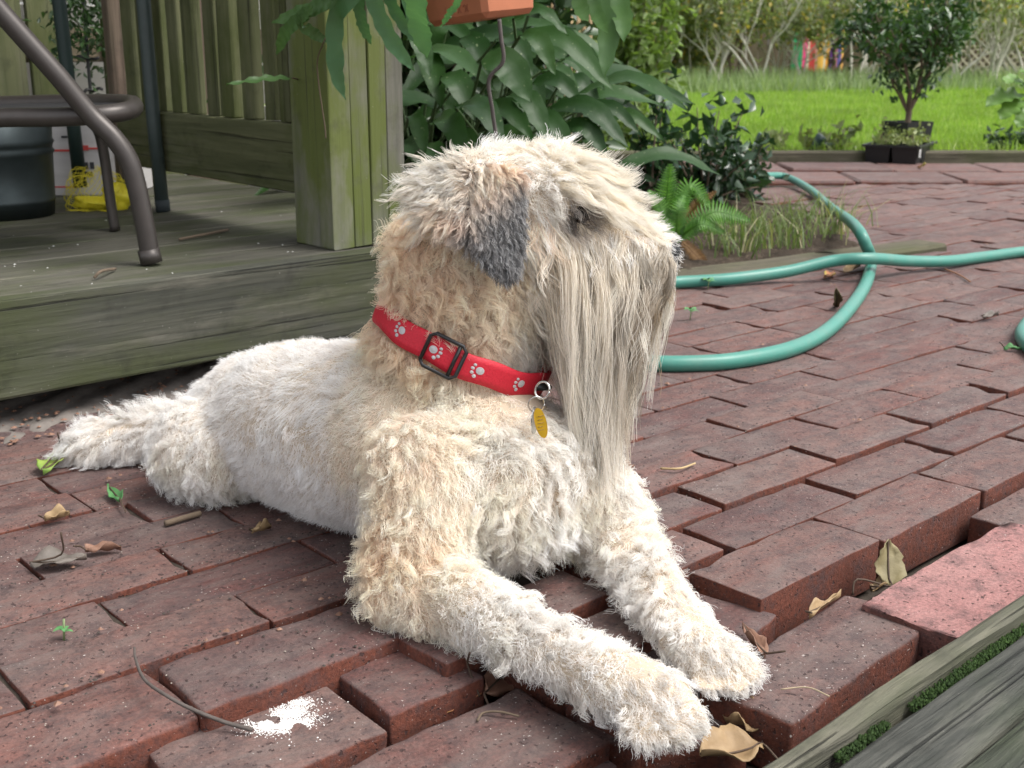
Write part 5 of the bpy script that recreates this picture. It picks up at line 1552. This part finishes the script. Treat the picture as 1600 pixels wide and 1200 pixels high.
# ---- fringe: long hair swept forward over the brow
def fringe(name, n, ng, seed, poly, drop, fwd, Lm, curlup, K=14, rad=(.00023, .00008), spread=.30, liftz=.9):
    g_ = np.random.default_rng(seed)
    def grab(m_):
        out_P = np.zeros((0, 3)); out_N = np.zeros((0, 3))
        while len(out_P) < m_:
            P, Nv = sample_mesh(body_me, 60000)
            x, y = PX(P); k_ = np.array([inpoly(a_, b_, poly) for a_, b_ in zip(x, y)]) & (Nv[:, 2] > -.3)
            out_P = np.vstack([out_P, P[k_]]); out_N = np.vstack([out_N, Nv[k_]])
        i = g_.permutation(len(out_P))[:m_]
        return out_P[i], out_N[i]
    P, Nv = grab(n); C, Cn = grab(ng)
    L = Lm * np.exp(np.clip(g_.normal(0, .28, len(C)), -1, .45))
    d = nrm(Cn * .30 + np.array([fwd, 0, liftz * .16]) + g_.normal(0, spread, (len(C), 3)) * np.array([.5, .8, .4]))
    GP = np.zeros((len(C), K, 3)); pos = C.copy()
    cu = g_.uniform(.2, 1.0, len(C)) * curlup
    for i in range(K):
        tt = i / (K - 1)
        GP[:, i] = pos
        dz = np.where(tt < .62, -drop * 1.9, cu * 6.5)[..., None] if np.ndim(cu) == 0 else (np.full(len(C), -drop * 1.9) if tt < .6 else cu * 5.0)[:, None]
        d = nrm(d + np.array([[.35 * fwd, 0, 0]]) / K + np.array([[0, 0, 1.0]]) * dz / K)
        pos = pos + d * (L / (K - 1))[:, None]
    tt_ = np.linspace(0, 1, K)[None, :, None]
    wd_ = nrm(g_.normal(0, 1, (len(C), 3)) * np.array([.4, 1, 1]))[:, None]; ph_ = g_.uniform(0, 6.28, (len(C), 1, 1)); fq_ = g_.uniform(4, 9, (len(C), 1, 1))
    GP = GP + wd_ * g_.uniform(.001, .006, (len(C), 1, 1)) * (np.sin(ph_ + fq_ * tt_) - np.sin(ph_)) * np.minimum(tt_ * 1.5, 1)
    gi = nearest(P, C)
    H = follow(P, GP, gi, rng.uniform(.7, 1.05, len(P)), np.ones(len(C)), K, .80, .0016)
    tone = np.random.default_rng(seed + 1).random(len(C))[gi][:, None]
    root = np.array([.84, .76, .62]) * (.85 + .25 * tone); tipc = np.array([.92, .88, .80]) * (.88 + .14 * tone)
    return hair_object(name, H, root, np.clip(tipc, 0, .93), rad[0], rad[1], dog)
fringe('fringe', 7500, 190, 71, [(800, 235), (850, 222), (905, 240), (945, 285), (960, 330), (930, 318), (880, 298), (820, 290)], .95, 1.0, .049, .95, liftz=.4)
fringe('brow_fringe', 3000, 110, 77, [(885, 285), (930, 290), (965, 330), (975, 362), (940, 330), (890, 312)], 1.2, .8, .048, .8)
fringe('top_knot', 2200, 220, 79, [(790, 240), (840, 215), (910, 225), (930, 262), (860, 262)], .8, .75, .030, .6, liftz=.7)

# ---------------------------------------------------------------- collar
def cpt(th, h=0.0, dr=0.0):
    return CC + (CX * math.cos(th) + CY * math.sin(th)) * (CR + dr) + CN * h
ths = np.linspace(0, 2 * math.pi, 720)
def th_at(px):                                                 # angle on the camera side that shows at this pixel column
    best, bt = 1e9, 0
    for th in ths:
        p = cpt(th)
        if p[1] > CC[1] + .01: continue
        e_ = abs(PX(p)[0] - px)
        if e_ < best: best, bt = e_, th
    return bt
MRED = NB('collar_red'); _v = MRED.coord(rand=False)
_n = MRED.noise(_v, 500, 2); MRED.bump(_n, .5, .001)
MRED = MRED.set(Base_Color=MRED.mix(_n, (.42, .006, .02), (.66, .016, .04)), Roughness=.6)
MBLKP = plain('black_plastic', (.012, .012, .013), .35, var=.15)
MSTEEL = plain('ring_steel', (.55, .54, .52), .25, metal=1.0, var=.1)
MGOLD = plain('tag_brass', (.72, .44, .035), .35, metal=.75, var=.18, scale=120)
MSILV = plain('paw_silver', (.50, .48, .49), .5, metal=.2, var=.3, scale=600)
collar = thing('dog_collar', 'red webbing collar with silver paw prints round the dog\'s neck', 'collar', tuple(CC))
V, F = [], []
NS = 120; CWID = .0140
prof = [(-CWID, 0), (-CWID, .0024), (-CWID * .5, .0030), (CWID * .5, .0030), (CWID, .0024), (CWID, 0)]
for i in range(NS):
    th = 2 * math.pi * i / NS
    for h, dr in prof: V.append(cpt(th, h + .0012 * math.sin(th * 9), dr))
for i in range(NS):
    for j in range(len(prof)):
        a_, b_ = i * len(prof), ((i + 1) % NS) * len(prof); j2 = (j + 1) % len(prof)
        F.append((a_ + j, b_ + j, b_ + j2, a_ + j2))
strap = mobj('strap', V, F, MRED, collar, None, True)
def disc_on(name, th, h, ra, rb, mat, rise=.0036, ang=0.0):
    V = []; n = 14
    cen = cpt(th, h, rise)
    V.append(cpt(th, h, rise + .0005))
    for k_ in range(n):
        a_ = 2 * math.pi * k_ / n
        dx, dy = ra * math.cos(a_), rb * math.sin(a_)
        dx, dy = dx * math.cos(ang) - dy * math.sin(ang), dx * math.sin(ang) + dy * math.cos(ang)
        V.append(cpt(th + dx / CR, h + dy, rise)); 
    for k_ in range(n):
        a_ = 2 * math.pi * k_ / n
        dx, dy = ra * math.cos(a_), rb * math.sin(a_)
        dx, dy = dx * math.cos(ang) - dy * math.sin(ang), dx * math.sin(ang) + dy * math.cos(ang)
        V.append(cpt(th + dx / CR, h + dy, .002))
    F = [(0, 1 + k_, 1 + (k_ + 1) % n) for k_ in range(n)] + [(1 + k_, 1 + n + k_, 1 + n + (k_ + 1) % n, 1 + (k_ + 1) % n) for k_ in range(n)]
    return V, F
SGN = 1.0 if PX(cpt(th_at(760)))[0] > PX(cpt(th_at(700)))[0] and th_at(760) > th_at(700) else -1.0
for px, ang, fl in ((628, .3, 1), (682, 1.2, -1), (744, 0.4, 1), (808, .9, 1)):
    th = th_at(px); mb = MB()
    ca, sa_ = math.cos(ang), math.sin(ang)
    for dx, dy, ra, rb in ((.0030, .0010, .0044, .0040), (-.0040, .0052, .0018, .0014), (-.0050, .0012, .0020, .0016), (-.0042, -.0032, .0020, .0017), (-.0006, -.0062, .0021, .0019)):
        x_, y_ = dx * fl, dy
        mb.add(*disc_on('p', th + SGN * x_ / CR, y_, ra, rb, MSILV))
    mb.build('paw_print', MSILV, collar)
# slide buckle
tb = th_at(694)
def bkl(th, h, dr): return cpt(tb + SGN * th / CR, h, dr)
W2, H2 = .0190, .0180
loop = []
for x_, y_ in ((-W2, -H2 * .75), (-W2, H2 * .75), (-W2 * .75, H2), (W2 * .75, H2), (W2, H2 * .75), (W2, -H2 * .75), (W2 * .75, -H2), (-W2 * .75, -H2), (-W2, -H2 * .75)):
    loop.append(bkl(x_, y_, .0058))
tube('buckle', np.array(loop), .0021, MBLKP, collar, 8)
tube('buckle_bar', np.array([bkl(W2 * .62, -H2, .0050), bkl(W2 * .62, H2, .0050)]), .0021, MBLKP, collar, 8)
# clip and tags
te = th_at(838)
tube('clip', np.array([cpt(te - SGN * .05, 0, .004), cpt(te + SGN * .16, -.001, .004)]), .0095, MBLKP, collar, 10, flat=.45)
rc = Vector(cpt(th_at(836), -.022, .006)); ty_ = min(surf(842, 640)[0].y, surf(845, 670)[0].y) - .026; rc = U(838, 622, ty_)
def ring(name, c, r, tr, xd, yd, mat):
    P = [np.array(c) + r * (math.cos(a_) * np.array(xd) + math.sin(a_) * np.array(yd)) for a_ in np.linspace(0, 2 * math.pi, 25)]
    return tube(name, np.array(P), tr, mat, collar, 8)
ring('loop_ring', rc + Vector((.006, .004, .007)), .0085, .0011, (.8, -.5, 0), (.2, .1, 1), MSTEEL)
ring('split_ring', U(838, 632, rc.y - .003), .0085, .0007, (.95, .2, 0), (0, -.15, 1), MSTEEL)
def tagmesh(name, c, rx, rz, th, xd, zd, mat):
    n_ = np.cross(xd, zd); n_ = n_ / np.linalg.norm(n_)
    V, F = [], []; n = 24
    for s_ in (-1, 1):
        for k_ in range(n):
            a_ = 2 * math.pi * k_ / n
            V.append(np.array(c) + np.array(xd) * rx * math.cos(a_) + np.array(zd) * rz * math.sin(a_) + n_ * th * s_)
    F.append(tuple(range(n))); F.append(tuple(range(2 * n - 1, n - 1, -1)))
    F += [(k_, n + k_, n + (k_ + 1) % n, (k_ + 1) % n) for k_ in range(n)]
    return mobj(name, V, F, mat, collar)
tagmesh('brass_tag', U(845, 661, rc.y - .006), .0068, .0165, .0007, nrm(np.array([.8, .55, .0])), nrm(np.array([-.22, -.1, 1.0])), MGOLD)
for k_ in range(5):
    cc_ = np.array(U(845, 650 + 5.5 * k_, rc.y - .0072)); dd_ = nrm(np.array([.8, .55, .0])) * .0036
    tube('engraving', np.array([cc_ - dd_, cc_ + dd_ * (1 - .3 * (k_ % 2))]), .00035, plain('engraving_dark', (.20, .12, .02), .6), collar, 4)
tagmesh('steel_tag', U(835, 657, rc.y - .001), .0075, .0145, .0006, nrm(np.array([.42, .9, 0])), nrm(np.array([.03, -.05, 1.0])), MSTEEL)
# ---------------------------------------------------------------- fallen leaves, twigs, spill and crumbs
def dryleaf_mat(name, c1, c2, c3=None):
    b = NB(name); v = b.coord()
    n = b.noise(v, 30, 5, .6)
    c = b.mix(b.ramp(n, [(.3, 0.0), (.7, 1.0)]), c1, c2)
    if c3: c = b.mix(b.ramp(b.noise(v, 18, 3), [(.5, 0.0), (.6, .9)]), c, c3)
    b.bump(b.noise(v, 80, 4), .5, .002)
    return b.set(Base_Color=c, Roughness=.65)
MDL = {'tan': dryleaf_mat('leaf_tan', (.20, .125, .06), (.36, .25, .13)), 'grey': dryleaf_mat('leaf_grey', (.085, .072, .06), (.17, .145, .125)), 'rust': dryleaf_mat('leaf_rust', (.20, .075, .03), (.36, .15, .06), (.35, .30, .05)),
       'olive': dryleaf_mat('leaf_olive', (.135, .11, .05), (.24, .20, .10)), 'green': dryleaf_mat('leaf_green', (.12, .22, .03), (.28, .36, .07), (.10, .06, .03)), 'brown': dryleaf_mat('leaf_brown', (.15, .075, .05), (.27, .15, .10)),
       'fresh': dryleaf_mat('leaf_fresh', (.05, .17, .05), (.10, .26, .09))}
MVEIN = plain('leaf_vein', (.07, .045, .03), .8)
def fallen(label, a_, b_, wpx, mat, z=.012, curl=.012, lobe=0.0, seed=0, tilt=(0, 0, 1), stalk=None, name='fallen_leaf', zt=None):
    """leaf whose spine runs from pixel a to pixel b"""
    A = G(a_[0], a_[1], z); B = G(b_[0], b_[1], z if zt is None else zt)
    t = thing(name, label, 'leaf', tuple(A))
    rr = random.Random(seed); n = 12; N = Vector(tilt).normalized()
    T = (B - A); L = T.length; Td = T.normalized(); S = Td.cross(N).normalized(); N = S.cross(Td)
    W_ = wpx * A.y / FPX * 1.05
    V, F = [], []
    cols = [-1, -.66, -.33, 0, .33, .66, 1]
    for i in range(n + 1):
        u = i / n
        w_ = (math.sin(math.pi * min(1, u ** .8 * .97 + .02)) ** .8) * W_ / 2 * (1 + lobe * math.sin(u * 15 + seed))
        for c in cols:
            wv = .004 * math.sin(u * 9 + c * 3 + seed) + .0035 * math.sin(u * 4 - c * 5 + seed * 2)
            h = curl * (abs(c) ** 1.6) * math.sin(math.pi * u) * (1 + .5 * math.sin(u * 7 + seed)) + wv * abs(c) + curl * .5 * (u - .5) ** 2 * 2
            V.append(A + Td * (u * L) + S * (c * w_ * (1 + .10 * math.sin(u * 31 + c * 9 + seed))) + N * (h + .0035))
    m_ = len(cols)
    for i in range(n):
        for c in range(m_ - 1):
            q = i * m_ + c; F.append((q, q + 1, q + m_ + 1, q + m_))
    o = mobj('blade', V, F, MDL[mat], t, None, True)
    so2 = o.modifiers.new('thick', 'SOLIDIFY'); so2.thickness = .0007
    P = [Vector(V[i * m_ + 3]) + N * .0009 for i in range(n + 1)]
    ext = [A - Td * L * .12 + N * .010, A - Td * L * .28 + S * .012 + N * .016] if stalk is None else [G(x, y, zz) for x, y, zz in stalk]
    tube('midrib', catmull([*ext[::-1], *P[::2]], 4), .0011, MVEIN, t, 5)
    return t
fallen('grey brown dead leaf lying flat on the bricks beside the tail end of the patio', (48, 888), (136, 878), 44, 'grey', .006, .010, .05, 1, stalk=[(96, 866, .02), (95, 832, .05)])
fallen('large crumpled tan oak leaf beside the front paws', (1190, 1176), (1094, 1192), 84, 'tan', -.030, .018, .16, 2, stalk=[(1215, 1186, -.02)])
fallen('upper lobe of tan leaf curling against the loose brick', (1186, 1150), (1130, 1128), 50, 'tan', -.030, .016, .14, 12)
fallen('pale olive dead leaf standing up against the raised brick face', (1386, 918), (1384, 846), 50, 'olive', -.02, .008, .06, 3, (.15, -1, .25), stalk=[(1340, 905, -.005), (1332, 930, -.02)], zt=.02)
fallen('rust orange curled leaf tucked in the gap between two front bricks', (634, 1128), (716, 1098), 34, 'rust', -.040, .014, .05, 4, (.2, -.7, .7))
fallen('brown rounded dead leaf wedged under the foreleg', (752, 1085), (806, 1035), 52, 'brown', -.030, .006, .04, 5, (.3, -.8, .5))
fallen('reddish dead leaf standing in a brick joint by the foreleg', (742, 1092), (733, 1070), 18, 'rust', -.03, .004, .0, 6, (.5, -.8, .3), stalk=[(731, 1040, .0), (734, 1020, .02)])
fallen('tan leaf edge showing beside the far front paw', (1196, 1030), (1160, 985), 26, 'brown', -.006, .010, .05, 7)
fallen('yellow green fallen leaf touching the tip of the tail', (66, 742), (104, 716), 40, 'green', .004, .014, .05, 8, stalk=[(92, 700, .02), (90, 676, .05)])
fallen('small fresh green leaf on the bricks in front of the haunch', (188, 786), (172, 768), 20, 'fresh', .004, .004, .0, 9, stalk=[(196, 800, .004)])
fallen('small curled tan leaf on the bricks near the earth strip', (70, 818), (110, 810), 14, 'tan', .004, .010, .06, 10)
fallen('small rust leaf lying by the grey dead leaf', (134, 866), (190, 860), 22, 'brown', .004, .006, .08, 11)
fallen('thin brown leaf in the joint at the bottom edge of the picture', (160, 1192), (236, 1152), 30, 'tan', -.026, .010, .03, 13, (.2, -.8, .5))
fallen('bleached papery leaf in the groove beside the loose red brick', (1264, 966), (1312, 937), 16, 'tan', -.003, .010, .12, 14)
fallen('brown leaf scrap under the pink brick', (1362, 928), (1386, 912), 24, 'tan', -.022, .006, .05, 15)
fallen('small tan leaf scrap on the bricks beside the hair tips', (960, 744), (990, 736), 14, 'brown', .004, .008, .1, 16)
fallen('tan dead leaf curled under the crossing of the hose', (1318, 430), (1344, 418), 14, 'tan', .004, .014, .1, 17)
fallen('upright pale seed pod leaf beside the hose loop', (1305, 478), (1306, 448), 12, 'olive', .0, .006, .03, 18, (0, -1, .1), zt=.06)
fallen('orange tan leaf scrap near the hose crossing', (1290, 436), (1304, 428), 14, 'rust', .004, .006, .05, 19)
fallen('green fallen leaf on the bricks at the edge of the view', (1568, 546), (1598, 548), 9, 'fresh', .004, .004, .0, 20)
fallen('orange dry leaf against the foot of the nursery tray', (1432, 262), (1444, 254), 12, 'rust', .015, .004, .0, 21, (0, -1, .2), zt=.05)
fallen('brown leaf at the edge of the haunch', (226, 740), (250, 738), 10, 'brown', .004, .006, .05, 22)
fallen('dark curled leaf on the bricks past the pink brick', (1536, 500), (1560, 494), 9, 'grey', .004, .008, .1, 23)
fallen('curled tan leaf scrap lying on the bricks behind the belly', (394, 838), (424, 826), 12, 'tan', .004, .008, .06, 24)
def twig(label, pts, rad, mat=None, name='twig', z=.006):
    o = tube(name, catmull([G(x, y, zz) for x, y, zz in pts], 6), rad, mat or MTWIG, None, 6)
    return tag(o, label, 'twig')
twig('curved grey twig lying across the front bricks to the white spill', [(210, 1012, .012), (212, 1030, .012), (226, 1062, .014), (262, 1088, .014), (300, 1108, .006), (350, 1128, -.008), (394, 1140, -.013)], np.linspace(.0012, .0021, 37), plain('twig_bark', (.085, .07, .062), .9, var=.4, scale=120))
twig('short thick dark twig on the bricks beside the belly', [(258, 818, .006), (285, 810, .006), (313, 802, .006)], .0038)
twig('thin red brown stalk on the front brick', [(746, 1126, -.018), (755, 1114, -.018), (780, 1112, -.016), (811, 1119, -.018)], .0011)
twig('pale dry straw on the loose red brick', [(1220, 1077, .002), (1262, 1074, .004), (1296, 1088, .002)], .0007, plain('straw', (.42, .34, .22), .8))
twig('small dark twig on the deck boards', [(280, 374, DT + .004), (320, 366, DT + .006), (356, 359, DT + .004)], .0028)
twig('curled twig on the deck near the chair foot', [(147, 434, DT + .004), (158, 424, DT + .012), (180, 420, DT + .004)], .0026)
twig('pale curl of dry bark on the bricks right of the dog', [(1032, 732, .004), (1062, 732, .006), (1086, 724, .004)], .0016, plain('straw2', (.40, .29, .15), .8))
twig('thin reddish pine needle on the far bricks', [(1476, 420, .004), (1500, 430, .004), (1516, 440, .004)], .002, plain('needle', (.26, .12, .06), .8))
# white powder spill on the front brick
MCHALK = plain('white_powder', (.78, .76, .73), .95, var=.1)
gg = np.random.default_rng(55)
def flakes(name, pts, smin, smax, mat, z, kind='stuff', parent=None, flat=.35):
    V, F = [], []
    for (x, y, zz) in pts:
        s_ = gg.uniform(smin, smax); k_ = 6; a0 = gg.uniform(0, 6.28); i0 = len(V)
        rad = s_ * gg.uniform(.55, 1.2, k_)
        for j in range(k_): V.append((x + rad[j] * math.cos(a0 + j * 1.047), y + rad[j] * math.sin(a0 + j * 1.047), zz - .0004))
        V.append((x, y, zz + s_ * flat))
        for j in range(k_): F.append((i0 + j, i0 + (j + 1) % k_, i0 + k_))
    o = mobj(name, V, F, mat, parent)
    if kind: o['kind'] = kind
    return o
SZ = -.0188
pts = []
for (cx, cy, sx, sy, m_) in [(432, 1131, 22, 7, 2000), (452, 1113, 13, 5, 800), (470, 1098, 12, 4, 420), (410, 1142, 20, 5, 160), (455, 1130, 26, 5, 500), (484, 1122, 18, 7, 240), (505, 1112, 26, 14, 60), (470, 1092, 22, 9, 60), (440, 1125, 44, 22, 150)]:
    for _ in range(m_):
        p = G(cx + gg.normal(0, sx), cy + gg.normal(0, sy), SZ)
        if m_ > 100 and vnoise(np.array([tuple(p)]) * np.array([1, 1, 0]), 150, 7)[0] < -.55: continue
        pts.append((p.x, p.y, p.z + gg.uniform(.0002, .0012)))
sp_ = flakes('powder_spill', pts, .0003, .0010, MCHALK, SZ, None, None, .22)
tag(sp_, 'white powdery spill on the front brick at the end of the curved twig', 'spill', kind='stuff')
# crumbs, grit and bits of leaf all over the patio
def ground_ok(p): return p.dot(KD) < 1.74 and not inpoly(p.x, p.y, BED) and p.y < 5
def scatter(n, smin, smax, mat, name, onedge=.0):
    pts = []
    while len(pts) < n:
        y = .75 * math.exp(gg.random() * math.log(4.8 / .75)); x = gg.uniform(-.46, .46) * y
        p = Vector((x, y, 0))
        r_ = p.dot(KB); s_ = p.dot(EB)
        if onedge and gg.random() < onedge:
            j = int(np.argmin([abs(rline(k_, s_) - r_) for k_ in range(len(lines0))])); p = p + KB * (rline(j, s_) + gg.normal(0, .004) - r_)
        if not ground_ok(p) or r_ < .86: continue
        pts.append((p.x, p.y, .004 + gg.uniform(0, .002)))
    return flakes(name, pts, smin, smax, mat, 0, 'stuff', None, .5)
scatter(600, .0005, .0012, plain('grit_pale', (.30, .26, .22), .95, var=.5, scale=300), 'pale_grit', .35)
scatter(1700, .0006, .0021, plain('grit_dark', (.05, .04, .034), .95, var=.5, scale=300), 'dark_crumbs', .6)
scatter(120, .002, .005, MDL['brown'], 'leaf_crumbs', .5)
# deck crumbs
pts = []
for _ in range(60):
    p = DP(gg.uniform(.5, 1.5), gg.uniform(1.78, 2.5), DT + .0005); pts.append((p.x, p.y, p.z))
flakes('deck_crumbs', pts, .0008, .0026, plain('crumb_white', (.55, .55, .52), .9), 0, 'stuff', None, .5)
# leaf litter along the earth strip
pts = []
for _ in range(420):
    p = DP(gg.uniform(.45, 1.3), gg.uniform(1.70, 1.93), 0); pts.append((p.x, p.y, .003 + .02 * max(0, (p.dot(KD) - 1.72))))
flakes('strip_litter', pts, .001, .006, MDL['brown'], 0, 'stuff', None, .4)
# moss along the step's gap
mp = []
for _ in range(9000):
    s_ = gg.uniform(.55, 1.6)
    if math.sin(s_ * 23) + math.sin(s_ * 51 + 1) < -.9: continue
    p = EB * s_ + KB * (.4145 + gg.normal(0, .0026)); mp.append((p.x, p.y, .039 + gg.uniform(0, .006)))
flakes('moss', mp, .0006, .0017, foliage_mat('moss_green', (.02, .045, .008), (.042, .085, .015), .9, .2), 0, 'stuff', None, 1.0)
# two tiny seedlings in the joints
for px, py, lb in ((1106, 452, 'tiny green seedling in a brick joint behind the hair tips'), (1078, 500, 'tiny green clover sprout between bricks inside the hose loop'), (100, 1000, 'tiny weed sprout on the bricks at the front of the patio')):
    p = G(px, py, .0); sz = .5 if py > 900 else 1.0
    t = thing('seedling', lb, 'plant', tuple(p))
    tube('stem', np.array([p, p + Vector((.002, 0, .022))]), .0012, MF_WEED, t, 5)
    for k_ in range(5):
        a_ = k_ * 1.3; q = p + Vector((0, 0, .016 + .002 * k_)) * sz
        blade_leaf('leaf', [q, q + Vector((math.cos(a_) * .010, math.sin(a_) * .010, .005)) * sz, q + Vector((math.cos(a_) * .020, math.sin(a_) * .020, .002)) * sz], .011 * sz, MDL['fresh'], t, (0, 0, 1), .1, 0, 5, None, k_)
